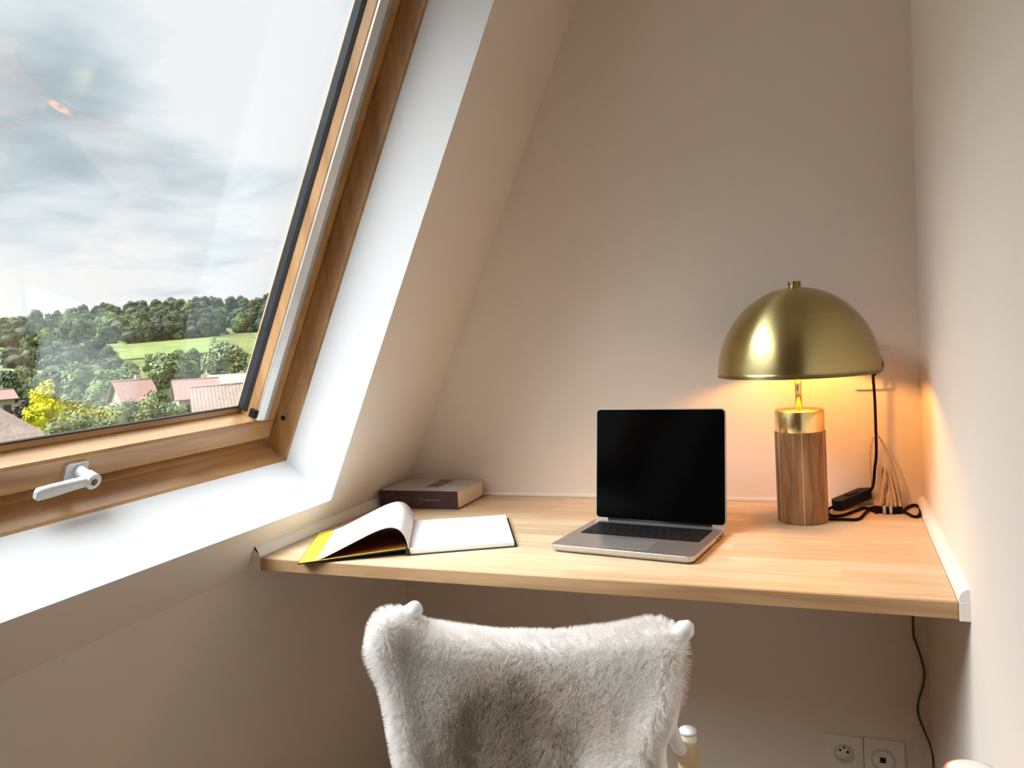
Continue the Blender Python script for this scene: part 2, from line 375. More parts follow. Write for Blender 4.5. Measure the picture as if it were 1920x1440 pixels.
# ------------------------------------------------------------------ laptop
LYAW = math.radians(-8.2)
lx = Vector((math.cos(LYAW), math.sin(LYAW), 0)); ly = Vector((-math.sin(LYAW), math.cos(LYAW), 0)); lz = Vector((0, 0, 1))
LC = Vector((-0.3832, 1.5815, 0.75)); LW, LD, LT = 0.2965, 0.229, 0.0152
SILV = noise_col(mat('laptop_aluminium', (0.55, 0.53, 0.51), 0.36, 0.9), (0.54, 0.52, 0.50), (0.58, 0.56, 0.54), 60, 2)
SCREEN = mat('black_glossy_screen', (0.0012, 0.0012, 0.0014), 0.10, spec=0.08)
lap = thing('laptop', LC, 'open silver laptop with a black screen on the oak desk', 'laptop')
def lp(x, y, z): return LC + lx * x + ly * y + lz * z
def rrect(w, h, rad, n=6):
    o = []
    for cx, cy, a0 in ((w / 2 - rad, h / 2 - rad, 0), (-w / 2 + rad, h / 2 - rad, 90), (-w / 2 + rad, -h / 2 + rad, 180), (w / 2 - rad, -h / 2 + rad, 270)):
        for k in range(n + 1):
            a = math.radians(a0 + 90 * k / n); o.append((cx + rad * math.cos(a), cy + rad * math.sin(a)))
    return o
mb = MB()
# wedge-thin base: lower body with rounded underside
o1 = rrect(LW, LD, 0.012)
o2 = rrect(LW - 0.008, LD - 0.008, 0.012); n1 = len(o1)
lay = [([p for p in o2], 0.0022), ([p for p in o1], 0.0068), ([p for p in o1], LT - 0.0005), ([(x * 0.997, y * 0.996) for x, y in o1], LT)]
vs = [lp(x, y, z) for ring, z in lay for (x, y) in ring]; fs = []
for a in range(len(lay) - 1):
    for i in range(n1):
        j = (i + 1) % n1; fs.append((a * n1 + i, a * n1 + j, (a + 1) * n1 + j, (a + 1) * n1 + i))
fs.append(tuple(range(n1))[::-1]); fs.append(tuple((len(lay) - 1) * n1 + i for i in range(n1)))
mb.add(vs, fs); base = mb.build('base', SILV, lap)
for sx, sy in ((-1, -1), (1, -1), (1, 1), (-1, 1)):
    MB().tube([lp(sx * 0.12, sy * 0.09, 0.0), lp(sx * 0.12, sy * 0.09, 0.003)], 0.008, 14).build('rubber_foot', BLACK, base)
mb = MB(); mb.prism(rrect(0.258, 0.098, 0.004, 3), LT - 0.0002, LT + 0.0002, lambda p, t: lp(p[0], p[1] + 0.036, t)); mb.build('keyboard', BLACK, lap)
KEY = noise_col(mat('black_key', (0.006, 0.006, 0.007), 0.5, spec=0.25), (0.005, 0.005, 0.006), (0.009, 0.009, 0.010), 50, 2)
kb = bpy.data.objects['keyboard']
rowsK = [[1] * 14, [1] * 13 + [1.5], [1.5] + [1] * 13, [1.8] + [1] * 11 + [1.85], [2.35] + [1] * 10 + [2.4], [1, 1, 1, 1.25, 5, 1.25, 1, 1, 1, 1]]
for rI, row in enumerate(rowsK):
    tot = sum(row); u_ = 0.252 / tot; x = -0.126
    hgt = 0.0095 if rI == 0 else 0.0168
    yc = 0.036 + 0.0415 - (0 if rI == 0 else 0.0145 + (rI - 1) * 0.0163)
    for w_ in row:
        k = MB().prism(rrect(w_ * u_ - 0.0022, hgt - 0.003, 0.0015, 2), LT + 0.0002, LT + 0.0012, lambda p, t, x=x, w_=w_, yc=yc: lp(p[0] + x + w_ * u_ / 2, p[1] + yc, t))
        k.build('key', KEY, kb); x += w_ * u_
mb = MB(); mb.prism(rrect(0.104, 0.066, 0.004, 3), LT - 0.0002, LT + 0.00025, lambda p, t: lp(p[0], p[1] - 0.064, t)); mb.build('trackpad', noise_col(mat('trackpad_grey', (0.42, 0.41, 0.40), 0.3, 0.7), (0.40, 0.39, 0.38), (0.44, 0.43, 0.42), 60, 2), lap)
mb = MB(); mb.prism([(-0.028, 0), (0.028, 0), (0.025, 0.003), (-0.025, 0.003)], LT - 0.0002, LT + 0.0002, lambda p, t: lp(p[0], p[1] - LD / 2 + 0.0008, t)); mb.build('lid_notch', noise_col(mat('bright_notch', (0.8, 0.8, 0.8), 0.3, 0.8), (0.78, 0.78, 0.78), (0.82, 0.82, 0.82), 50, 2), base)
# ports on the right-hand side
mb = MB()
for yy, ww in ((0.085, 0.008), (0.065, 0.012), (0.043, 0.006)):
    mb.box((0, -ww / 2, -0.0016), (0.0006, ww / 2, 0.0016), Matrix.Translation(lp(LW / 2, yy, 0.0095)) @ Matrix.Rotation(LYAW, 4, 'Z'))
mb.build('ports', BLACK, base)
HT = math.radians(8.0); LH = 0.247
hy = LD / 2 - 0.002
lu = lz * math.cos(HT) + ly * math.sin(HT); ln = ly * math.cos(HT) - lz * math.sin(HT)
LB = lp(0, hy, LT + 0.002)
def ld(x, u, w): return LB + lx * x + lu * u + ln * w
mb = MB(); mb.prism(rrect(LW, LH, 0.010), 0.0, 0.0052, lambda p, t: ld(p[0], p[1] + LH / 2, t)); lid = mb.build('lid', SILV, lap, bevel=0.0006)
mb = MB(); mb.prism(rrect(LW - 0.0045, LH - 0.0045, 0.008), -0.0005, 0.0004, lambda p, t: ld(p[0], p[1] + LH / 2, t)); mb.build('screen', SCREEN, lid)
mb = MB(); mb.tube([lp(-0.118, hy + 0.002, LT + 0.0005), lp(0.118, hy + 0.002, LT + 0.0005)], 0.0042, 14); mb.build('hinge', BLACK, lap)

# ------------------------------------------------------------------ table lamp
LPX, LPY = -0.0753, 1.8207
lamp = thing('table_lamp', (LPX, LPY, 0.75), 'brass dome table lamp on a wooden cylinder base, switched on', 'lamp')
LO = Vector((LPX, LPY, 0))
# stave wood: tone changes from stave to stave around the axis
STAVE = mat('lamp_stave_wood', (0.34, 0.19, 0.09), 0.5); N, L, b = nt(STAVE)
tc = N.new('ShaderNodeTexCoord'); sx_ = N.new('ShaderNodeSeparateXYZ'); L.new(tc.outputs['Object'], sx_.inputs[0])
at2 = N.new('ShaderNodeMath'); at2.operation = 'ARCTAN2'; L.new(sx_.outputs['Y'], at2.inputs[0]); L.new(sx_.outputs['X'], at2.inputs[1])
ml = N.new('ShaderNodeMath'); ml.operation = 'MULTIPLY_ADD'; ml.inputs[1].default_value = 6 / (2 * PI); ml.inputs[2].default_value = 0.42; L.new(at2.outputs[0], ml.inputs[0])
fl = N.new('ShaderNodeMath'); fl.operation = 'FLOOR'; L.new(ml.outputs[0], fl.inputs[0])
fr = N.new('ShaderNodeMath'); fr.operation = 'FRACT'; L.new(ml.outputs[0], fr.inputs[0])
wn = N.new('ShaderNodeTexWhiteNoise'); wn.noise_dimensions = '1D'; L.new(fl.outputs[0], wn.inputs['W'])
cmb = N.new('ShaderNodeCombineXYZ'); L.new(sx_.outputs['X'], cmb.inputs[0]); L.new(sx_.outputs['Y'], cmb.inputs[1]); L.new(sx_.outputs['Z'], cmb.inputs[2])
mp = N.new('ShaderNodeMapping'); mp.inputs['Scale'].default_value = (60, 60, 7); L.new(cmb.outputs[0], mp.inputs[0])
n = N.new('ShaderNodeTexNoise'); n.inputs['Scale'].default_value = 1.2; n.inputs['Detail'].default_value = 6; n.inputs['Distortion'].default_value = 0.7; L.new(mp.outputs[0], n.inputs['Vector'])
r_ = ramp(N, [(0.3, (0.17, 0.075, 0.028)), (0.52, (0.31, 0.155, 0.062)), (0.72, (0.44, 0.25, 0.11))]); L.new(n.outputs['Fac'], r_.inputs[0])
tone = N.new('ShaderNodeMapRange'); tone.inputs['To Min'].default_value = 0.72; tone.inputs['To Max'].default_value = 1.15; L.new(wn.outputs['Value'], tone.inputs['Value'])
mx = N.new('ShaderNodeMix'); mx.data_type = 'RGBA'; mx.blend_type = 'MULTIPLY'; mx.inputs['Factor'].default_value = 1; L.new(r_.outputs[0], mx.inputs['A']); L.new(tone.outputs[0], mx.inputs['B'])
lt = N.new('ShaderNodeMath'); lt.operation = 'LESS_THAN'; lt.inputs[1].default_value = 0.035; L.new(fr.outputs[0], lt.inputs[0])
mx2 = N.new('ShaderNodeMix'); mx2.data_type = 'RGBA'; L.new(lt.outputs[0], mx2.inputs['Factor']); L.new(mx.outputs['Result'], mx2.inputs['A']); mx2.inputs['B'].default_value = (0.55, 0.38, 0.22, 1)
L.new(mx2.outputs['Result'], b.inputs['Base Color'])
RB = 0.0525
MB().lathe([(0.0, 0.7502), (RB - 0.002, 0.7502), (RB, 0.753), (RB, 0.9465), (RB - 0.001, 0.9475), (0, 0.9475)], LO, 64, False).build('wood_base', STAVE, lamp, origin=LO + Vector((0, 0, 0.75)))
MB().lathe([(0.0, 0.9476), (RB - 0.0015, 0.9476), (RB - 0.0012, 0.9485), (RB - 0.0012, 0.992), (RB - 0.002, 0.9935), (0.008, 0.9945), (0, 0.9945)], LO, 64).build('brass_collar', BRASS_L, lamp, origin=LO + Vector((0, 0, 0.95)))
MB().lathe([(0.0, 0.9945), (0.0068, 0.9945), (0.0068, 1.095), (0, 1.095)], LO, 24).build('stem', BRASS_L, lamp, origin=LO + Vector((0, 0, 1.0)))
MB().lathe([(0.0, 1.0655), (0.0215, 1.0655), (0.0225, 1.067), (0.0225, 1.0755), (0.018, 1.078), (0.018, 1.115), (0, 1.115)], LO, 32).build('bulb_holder', BRASS, lamp, origin=LO + Vector((0, 0, 1.07)))
ZR, RS, HS = 1.071, 0.1668, 0.187
pr = [(RS - 0.0018, ZR), (RS - 0.0002, ZR), (RS, ZR + 0.0003)]
for k in range(0, 25):
    a = (PI / 2) * k / 24 * 0.985; pr.append((RS * math.cos(a), ZR + HS * math.sin(a)))
pr2 = [(max(0.004, rr_ - 0.0016), z - 0.0016 if i > 12 else z) for i, (rr_, z) in enumerate(pr[3:])]
MB().lathe(pr + [(0.002, ZR + HS), (0.002, ZR + HS - 0.002)] + pr2[::-1] + [(RS - 0.0018, ZR)], LO, 96).build('lamp_shade', BRASS, lamp, origin=LO + Vector((0, 0, ZR)))
fin = MB()
FN = ZR + HS - 0.001
fin.lathe([(0, FN), (0.013, FN), (0.013, FN + 0.003), (0.0115, FN + 0.004), (0.0115, FN + 0.0125), (0.010, FN + 0.0135), (0, FN + 0.0135)], LO, 24)
for k in range(12):
    a = 2 * PI * k / 12
    fin.box((-0.0011, -0.0013, 0), (0.0011, 0.0013, 0.009), Matrix.Translation(LO + Vector((0.0122 * math.cos(a), 0.0122 * math.sin(a), FN + 0.004))) @ Matrix.Rotation(a, 4, 'Z'))
fin.build('finial', BRASS, lamp, origin=LO + Vector((0, 0, FN)))
BULB = bpy.data.materials.new('warm_bulb'); BULB.use_nodes = True
N = BULB.node_tree.nodes; b = N['Principled BSDF']; b.inputs['Base Color'].default_value = (1, 0.8, 0.5, 1)
b.inputs['Emission Color'].default_value = (1.0, 0.40, 0.085, 1); b.inputs['Emission Strength'].default_value = 200
MB().lathe([(0.0, 1.114), (0.013, 1.114), (0.015, 1.122), (0.025, 1.134), (0.030, 1.15), (0.027, 1.166), (0.016, 1.178), (0.0, 1.182)], LO, 24).build('light_bulb', BULB, lamp, origin=LO + Vector((0, 0, 1.14)))

# lamp cord with switch, tied bundle, and plug
def dz(px, py, z): return at_z(px, py, 0.75 + z)
ZCB = 0.0036
wallp = lambda px, py, g_: at_y(px, py, YB - g_)
sw0, sw1 = dz(1566, 950, 0.010), dz(1628, 924, 0.024)
c1 = [dz(1548, 924, 0.012), dz(1558, 930, 0.010), dz(1572, 938, 0.010), sw0.lerp(sw1, 0.15)]
c1v = [sw0.lerp(sw1, 0.9), wallp(1634, 917, 0.06), wallp(1638, 905, 0.035), wallp(1640, 880, 0.03), wallp(1643, 850, 0.03), wallp(1642, 800, 0.03), wallp(1640, 745, 0.032), wallp(1637, 706, 0.034), wallp(1639, 697, 0.036)]
c2 = [sw0.lerp(sw1, 0.1), dz(1556, 953, 0.006), dz(1552, 961, ZCB), dz(1560, 967, ZCB), dz(1580, 966, ZCB), dz(1606, 957, ZCB), dz(1620, 952, ZCB), dz(1634, 956, ZCB), dz(1645, 961, ZCB)]
c3 = [dz(1540, 974, ZCB), dz(1556, 973, ZCB), dz(1585, 974, ZCB), dz(1610, 973, ZCB), dz(1622, 962, ZCB), dz(1632, 953, ZCB + 0.002), dz(1645, 951, ZCB + 0.004)]
c4 = [dz(1640, 956, 0.006), dz(1665, 959, 0.006), dz(1690, 959, 0.005), dz(1702, 951, 0.004), dz(1714, 947, 0.004), dz(1724, 951, ZCB), dz(1726, 960, ZCB), dz(1721, 968, ZCB), dz(1712, 968, ZCB), dz(1700, 962, ZCB), dz(1690, 958, ZCB + 0.003), dz(1665, 956, 0.007), dz(1642, 953, 0.006)]
CORD = noise_col(mat('black_fabric_cord', (0.012, 0.010, 0.010), 0.9, spec=0.1), (0.005, 0.004, 0.004), (0.010, 0.008, 0.008), 300, 2)
mb = MB()
for c_ in (c1, c1v, c2, c3, c4): mb.tube(spline(c_, 6), 0.0032, 10)
cord = mb.build('power_cord', CORD, lamp); cord['label'] = 'black power cord'
mb = MB()
for k in range(5):
    off = Vector((0, 0.0035 * math.cos(k * 1.3), 0.004 + 0.004 * math.sin(k * 1.3)))
    mb.tube(spline([dz(1640 + k, 957, 0.002) + off, dz(1655, 960, 0.003) + off * 1.2, dz(1672, 961, 0.003) + off * 1.2, dz(1692 - k, 959, 0.002) + off], 5), 0.0031, 8)
mb.build('cord_bundle', CORD, cord)
mb = MB()
for px in (1658, 1670):
    c_ = dz(px, 957.5, 0.007); mb.tube([c_ + Vector((-0.003, 0, 0)), c_ + Vector((0.003, 0, 0))], 0.0102, 14)
mb.build('cord_tie', noise_col(mat('clear_grey_tie', (0.35, 0.36, 0.40), 0.3), (0.3, 0.31, 0.35), (0.42, 0.43, 0.46), 80, 2), cord)
ax = (sw1 - sw0).normalized(); side = Vector((0, 0, 1)).cross(ax).normalized(); up_ = ax.cross(side)
ms = Matrix((( ax.x, side.x, up_.x, 0), (ax.y, side.y, up_.y, 0), (ax.z, side.z, up_.z, 0), (0, 0, 0, 1)))
ln_ = (sw1 - sw0).length
mb = MB(); mb.prism([(0, -0.006), (0.006, -0.014), (ln_ - 0.006, -0.014), (ln_, -0.006), (ln_, 0.006), (ln_ - 0.006, 0.014), (0.006, 0.014), (0, 0.006)], -0.009, 0.014, lambda p, t: sw0 + ax * p[0] + side * p[1] + up_ * t)
swt = mb.build('inline_switch', BLACK, cord, bevel=0.002)
mb = MB(); mb.prism([(ln_ * 0.36, -0.006), (ln_ * 0.64, -0.006), (ln_ * 0.64, 0.006), (ln_ * 0.36, 0.006)], 0.0135, 0.0165, lambda p, t: sw0 + ax * p[0] + side * p[1] + up_ * t); mb.build('rocker', KEY, swt, bevel=0.001)
SKX, SKZ = at_y(1635, 700, YB).x, at_y(1638, 685, YB).z
pc = Vector((SKX + 0.004, YB - 0.012, SKZ + 0.001))
mb = MB(); mb.lathe([(0, 0), (0.0185, 0), (0.0185, 0.012), (0.016, 0.020), (0.009, 0.026), (0, 0.027)], pc, 24, True, Matrix.Translation(pc) @ Matrix.Rotation(PI / 2, 4, 'X'))
mb.tube(spline([pc + Vector((0, -0.022, -0.004)), pc + Vector((0.002, -0.024, -0.014)), wallp(1637, 704, 0.034)], 5), 0.0042, 10); mb.build('plug', BLACK, cord)

# ------------------------------------------------------------------ wall sockets
def plate_socket(x0, z0, x1, z1, name, label):
    cx, cz = (x0 + x1) / 2, (z0 + z1) / 2
    s_ = thing(name, (cx, YB, cz), label, 'socket')
    mb = MB(); mb.prism([(p[0] + cx, p[1] + cz) for p in rrect(x1 - x0, z1 - z0, 0.003, 3)], YB - 0.0005, YB - 0.0085, lambda p, t: Vector((p[0], t, p[1]))); mb.build('cover_plate', SOCK, s_, bevel=0.0015)
    return s_, cx, cz
S0, S1, S2 = -0.0521, 0.0348, 0.1222; SZ1 = 0.1845; SZ0 = SZ1 - 0.0868
so, cx, cz = plate_socket(S0, SZ0, S1 - 0.0016, SZ1, 'wall_socket', 'white power socket with three pin holes under the desk, left of the pair')
def ring(mb, cx, cz, r0, r1, y0, y1, n=40):
    mb.lathe([(r0, 0), (r1, 0), (r1, -(y1 - y0)), (r0, -(y1 - y0)), (r0, 0)], (0, 0, 0), n, True, Matrix.Translation(Vector((cx, y0, cz))) @ Matrix.Rotation(PI / 2, 4, 'X'))
def disc(mb, cx, cz, r_, y, th=0.0006, n=18): mb.tube([Vector((cx, y, cz)), Vector((cx, y - th, cz))], r_, n)
RIM = noise_col(mat('socket_rim', (0.62, 0.57, 0.51), 0.45), (0.60, 0.55, 0.49), (0.65, 0.6, 0.54), 20, 2)
mb = MB(); ring(mb, cx, cz - 0.002, 0.0195, 0.0235, YB - 0.0085, YB - 0.0105); mb.build('rim', RIM, so)
mb = MB(); disc(mb, cx, cz - 0.002, 0.0195, YB - 0.0086, 0.0004, 40); mb.build('well', SOCK, so)
for dx, dz_ in ((-0.0085, 0.0065), (0.0085, 0.0035), (0.000, 0.0135)):
    mb = MB(); disc(mb, cx + dx, cz + dz_, 0.0032 if dx else 0.0026, YB - 0.009, 0.0005); mb.build('pin_hole', HOLE, so)
so2, cx, cz = plate_socket(S1 + 0.0006, SZ0, S2, SZ1, 'wall_socket', 'white data socket with a square port under the desk, right of the pair')
mb = MB(); ring(mb, cx - 0.003, cz - 0.004, 0.0225, 0.0260, YB - 0.0085, YB - 0.0108); mb.build('rim', RIM, so2)
mb = MB(); mb.box((cx - 0.0095, YB - 0.0092, cz - 0.012), (cx + 0.0035, YB - 0.0085, cz + 0.001)); mb.build('port', HOLE, so2)
px1 = at_y(1671, 728, YB); px0 = at_y(1601, 729, YB)
so3, cx, cz = plate_socket(px0.x, px1.z, px1.x, px1.z + 0.086, 'wall_socket', 'white wall socket half hidden behind the lamp shade, black plug in it')
mb = MB(); ring(mb, SKX + 0.004, SKZ + 0.001, 0.0200, 0.0235, YB - 0.0085, YB - 0.0105); mb.build('rim', RIM, so3)

# ------------------------------------------------------------------ loose cables
TAN = noise_col(mat('beige_cable', (0.50, 0.38, 0.27), 0.5), (0.46, 0.34, 0.24), (0.56, 0.44, 0.32), 100, 2)
cab = thing('cable_coil', dz(1662, 952, 0.0), 'beige cable tied in a standing coil beside the black cord', 'cable')
mb = MB()
loops = [((1640, 950), (1650, 905), (1653, 874), (1657, 900), (1655, 951)), ((1645, 953), (1652, 915), (1660, 882), (1668, 910), (1672, 953)),
         ((1650, 952), (1657, 905), (1662, 880), (1671, 903), (1680, 953)), ((1655, 954), (1663, 915), (1668, 888), (1678, 915), (1686, 954)),
         ((1648, 952), (1650, 920), (1656, 893), (1660, 915), (1664, 952)), ((1662, 954), (1668, 920), (1671, 893), (1681, 925), (1690, 955))]
for k, lo in enumerate(loops):
    g0 = 0.022 + 0.006 * (k % 3)
    mb.tube(spline([wallp(x, y, g0 + (0.045 if y > 940 else 0.012 if y > 900 else 0)) for x, y in lo], 8), 0.0024, 8)
mb.tube(spline([wallp(1635, 915, 0.03), wallp(1632, 880, 0.024), wallp(1633, 840, 0.02), wallp(1638, 820, 0.022), wallp(1645, 817, 0.024), wallp(1654, 828, 0.02), wallp(1668, 855, 0.018), wallp(1680, 890, 0.018), wallp(1688, 925, 0.024), wallp(1691, 953, 0.05)], 8), 0.0018, 8)
mb.build('coil', TAN, cab)
MB().tube([wallp(1639, 816, 0.026), wallp(1646, 817, 0.026)], 0.0055, 12).build('twist_tie', TRIMW, cab)
BRN = noise_col(mat('brown_cable', (0.10, 0.06, 0.03), 0.5), (0.085, 0.05, 0.026), (0.12, 0.07, 0.038), 100, 2)
pts = [(1711, 1150), (1712, 1175), (1716, 1200), (1726, 1230), (1733, 1260), (1731, 1285), (1722, 1315), (1722, 1340), (1733, 1370), (1745, 1400), (1750, 1430), (1750, 1470), (1742, 1530), (1730, 1580)]
pp = [at_y(x, y, YB - 0.006) for x, y in pts]; pp = [p if p.x < XR - 0.006 else EYE + (p - EYE) * ((XR - 0.006) / p.x) for p in pp]; pp[0] = Vector((pp[1].x, YB - 0.006, DZ0 + 0.0)); 
low = pp[-1]; pp += [Vector((low.x - 0.01, low.y, 0.02)), Vector((low.x - 0.08, low.y - 0.02, 0.004))]
tag(MB().tube(spline(pp, 6), 0.0024, 8).build('hanging_cable', BRN), 'thin brown cable hanging in a wavy line below the desk', 'cable')

# ------------------------------------------------------------------ thick closed book
BKX0, BKX1, BKY0, BKY1 = -1.1425, -0.912, 1.812, 1.982
BT = 0.0475
bk = thing('book', ((BKX0 + BKX1) / 2, (BKY0 + BKY1) / 2, 0.75), 'thick closed book with a dark maroon spine in the desk corner', 'book')
MAROON = noise_col(mat('maroon_cover', (0.045, 0.012, 0.014), 0.45), (0.032, 0.008, 0.010), (0.055, 0.015, 0.018), 30, 3)
PAPER = noise_col(mat('cream_page_edges', (0.72, 0.64, 0.54), 0.8), (0.66, 0.58, 0.48), (0.78, 0.70, 0.60), 40, 2, (0.2, 0.2, 30))
COVERG = noise_col(mat('grey_cover_print', (0.5, 0.47, 0.43), 0.4), (0.42, 0.385, 0.345), (0.54, 0.50, 0.46), 9, 3, (1, 2.5, 1))
ang = math.radians(1.0)
def bp(x, y, z):
    c, s_ = math.cos(ang), math.sin(ang); dx, dy = x - BKX0, y - BKY0
    return Vector((BKX0 + dx * c - dy * s_, BKY0 + dx * s_ + dy * c, 0.75 + z))
def bbox(mb, a, b_): mb.hexa([bp(a[0], a[1], a[2]), bp(b_[0], a[1], a[2]), bp(b_[0], b_[1], a[2]), bp(a[0], b_[1], a[2]), bp(a[0], a[1], b_[2]), bp(b_[0], a[1], b_[2]), bp(b_[0], b_[1], b_[2]), bp(a[0], b_[1], b_[2])])
mb = MB(); bbox(mb, (BKX0 + 0.002, BKY0 + 0.003, 0.0022), (BKX1 - 0.0025, BKY1 - 0.003, BT - 0.0022)); mb.build('page_block', PAPER, bk)
mb = MB(); bbox(mb, (BKX0, BKY0, 0), (BKX1, BKY0 + 0.003, BT)); spn = mb.build('spine', MAROON, bk, bevel=0.0008)
mb = MB(); bbox(mb, (BKX0, BKY0 + 0.0028, 0), (BKX1, BKY1, 0.0022)); mb.build('back_cover', MAROON, bk)
mb = MB(); bbox(mb, (BKX0, BKY0 + 0.0028, BT - 0.0022), (BKX1, BKY1, BT)); fc = mb.build('front_cover', COVERG, bk)
mb = MB(); bbox(mb, (BKX0 + 0.112, BKY0 + 0.05, BT), (BKX0 + 0.152, BKY1 - 0.02, BT + 0.0003)); mb.build('cover_picture', noise_col(mat('dark_picture', (0.10, 0.10, 0.09), 0.4), (0.05, 0.05, 0.045), (0.20, 0.19, 0.17), 40, 3), fc)
mb = MB(); bbox(mb, (BKX0 + 0.158, BKY1 - 0.05, BT), (BKX0 + 0.215, BKY1 - 0.03, BT + 0.0003)); mb.build('cover_band', noise_col(mat('pale_band', (0.62, 0.58, 0.53), 0.4), (0.6, 0.56, 0.5), (0.66, 0.62, 0.57), 30, 2), fc)
mb = MB(); bbox(mb, (BKX0 + 0.150, BKY0 + 0.02, BT), (BKX0 + 0.200, BKY0 + 0.075, BT + 0.0003)); mb.build('cover_title', noise_col(mat('pale_title', (0.60, 0.59, 0.57), 0.4), (0.42, 0.41, 0.39), (0.66, 0.64, 0.62), 60, 3), fc)
def text_mesh(txt, size, m, name, parent, origin, xdir, ydir, shear=0.0, ext=0.0002):
    cu = bpy.data.curves.new(name, 'FONT'); cu.body = txt; cu.size = size; cu.shear = shear; cu.extrude = ext
    tmp = bpy.data.objects.new('tmp_text', cu); C.objects.link(tmp)
    me = bpy.data.meshes.new_from_object(tmp.evaluated_get(bpy.context.evaluated_depsgraph_get()))
    bpy.data.objects.remove(tmp); bpy.data.curves.remove(cu)
    xd, yd = Vector(xdir).normalized(), Vector(ydir).normalized(); zd = xd.cross(yd)
    me.transform(Matrix(((xd.x, yd.x, zd.x, 0), (xd.y, yd.y, zd.y, 0), (xd.z, yd.z, zd.z, 0), (0, 0, 0, 1))))
    me.materials.clear(); me.materials.append(m)
    ob = bpy.data.objects.new(name, me); C.objects.link(ob); ob.parent = parent; ob.location = Vector(origin) - WORLD(parent)
    return ob
bpy.context.view_layer.update()
xd = bp(BKX1, BKY0, 0) - bp(BKX0, BKY0, 0)
text_mesh('Century', 0.034, noise_col(mat('dull_grey_ink', (0.075, 0.062, 0.06), 0.4), (0.06, 0.05, 0.048), (0.085, 0.07, 0.068), 30, 2), 'spine_title', spn, bp(BKX0 + 0.016, BKY0 - 0.0003, 0.016), xd, (0, 0, 1), 0.25)
mb = MB(); bbox(mb, (BKX0 + 0.128, BKY0 - 0.0004, 0.0225), (BKX0 + 0.182, BKY0 + 0.0002, 0.0245)); 
INKP = noise_col(mat('faded_pink_ink', (0.28, 0.16, 0.17), 0.4), (0.12, 0.05, 0.06), (0.42, 0.27, 0.28), 260, 2)
mb.build('spine_author_line', INKP, spn)

# ------------------------------------------------------------------ open notebook
NA = math.radians(26.5)
nx = Vector((math.cos(NA), math.sin(NA), 0)); ny = Vector((-math.sin(NA), math.cos(NA), 0))
NO_ = Vector((-0.8285, 1.409, 0.75))           # front end of the gutter
NW, ND = 0.226, 0.262
nb = thing('notebook', NO_ + ny * ND / 2, 'open blank notebook with a yellow inside cover and curled pages', 'notebook')
NBK = noise_col(mat('black_notebook_cover', (0.012, 0.012, 0.012), 0.5), (0.010, 0.010, 0.010), (0.018, 0.018, 0.018), 60, 2)
YEL = noise_col(mat('yellow_endpaper', (0.86, 0.62, 0.03), 0.6), (0.84, 0.58, 0.02), (0.88, 0.66, 0.05), 12, 2)
PAGE = noise_col(mat('white_page', (0.86, 0.86, 0.87), 0.7), (0.85, 0.85, 0.86), (0.88, 0.88, 0.89), 8, 2)
def np_(u, v, h): return NO_ + nx * u + ny * v + lz * h
mb = MB(); mb.hexa([np_(0, 0, 0), np_(NW, 0, 0), np_(NW, ND, 0), np_(0, ND, 0), np_(0, 0, 0.0025), np_(NW, 0, 0.0025), np_(NW, ND, 0.0025), np_(0, ND, 0.0025)]); mb.build('right_cover', NBK, nb, bevel=0.0006)
# left cover lies back from the raised spine to the desk
def lcov(t): return 0.0135 * (1 - t) ** 1.0
mb = MB(); K = 8
for w0, w1, mm in ((-0.0027, 0.0, 0),):
    vs = []
    for k in range(K + 1):
        t = k / K; h0 = lcov(t)
        for v, hh in ((0, h0), (ND, h0), (ND, h0 + 0.0024), (0, h0 + 0.0024)): vs.append(np_(-NW * t, v, hh + 0.0002))
    fs = []
    for k in range(K):
        a = 4 * k; b_ = a + 4
        fs += [(a, b_, b_ + 1, a + 1), (a + 3, a + 2, b_ + 2, b_ + 3), (a, a + 3, b_ + 3, b_), (a + 1, b_ + 1, b_ + 2, a + 2)]
    fs += [(0, 1, 2, 3), (4 * K, 4 * K + 3, 4 * K + 2, 4 * K + 1)]
    mb.add(vs, fs)
lc = mb.build('left_cover', NBK, nb)
mb = MB(); mb.grid([[np_(-NW * t, v, lcov(t) + 0.0030) for t in [k / K * 0.993 for k in range(K + 1)]] for v in (0.0012, ND - 0.0012)], False, True); yo = mb.build('endpaper', YEL, lc); yo['label'] = 'yellow inside of the cover'
ARCH_SHADE = noise_col(mat('arch_shade_brown', (0.26, 0.075, 0.012), 0.7), (0.23, 0.065, 0.010), (0.29, 0.085, 0.015), 12, 2)  # brown that paints in the shade under the curled pages
mb = MB(); mb.grid([[np_(-NW * t, v, lcov(t) + 0.0034) for t in [0.01 + k / K * 0.79 for k in range(K + 1)]] for v in (0.006, ND - 0.003)], False, True); mb.build('arch_shade_sheet', ARCH_SHADE, lc)  # added sheet over the endpaper, coloured as the shade inside the arch
mb = MB(); mb.prism([(-0.006, 0.0), (0.004, 0.0), (0.004, 0.0026), (0.0, 0.012), (-0.002, 0.0175), (-0.006, 0.0160)], 0, ND, lambda p, t: np_(p[0], t, p[1])); mb.build('spine', NBK, nb)
# right-hand page block, gently rounded into the gutter
prof = [(0.002, 0.0152), (0.010, 0.0140), (0.03, 0.0126), (0.08, 0.0118), (0.15, 0.0112), (NW - 0.006, 0.0106), (NW - 0.006, 0.0026), (0.002, 0.0026)]
mb = MB(); mb.prism(prof, 0.003, ND - 0.003, lambda p, t: np_(p[0], t, p[1])); mb.build('page_block', PAGE, nb)
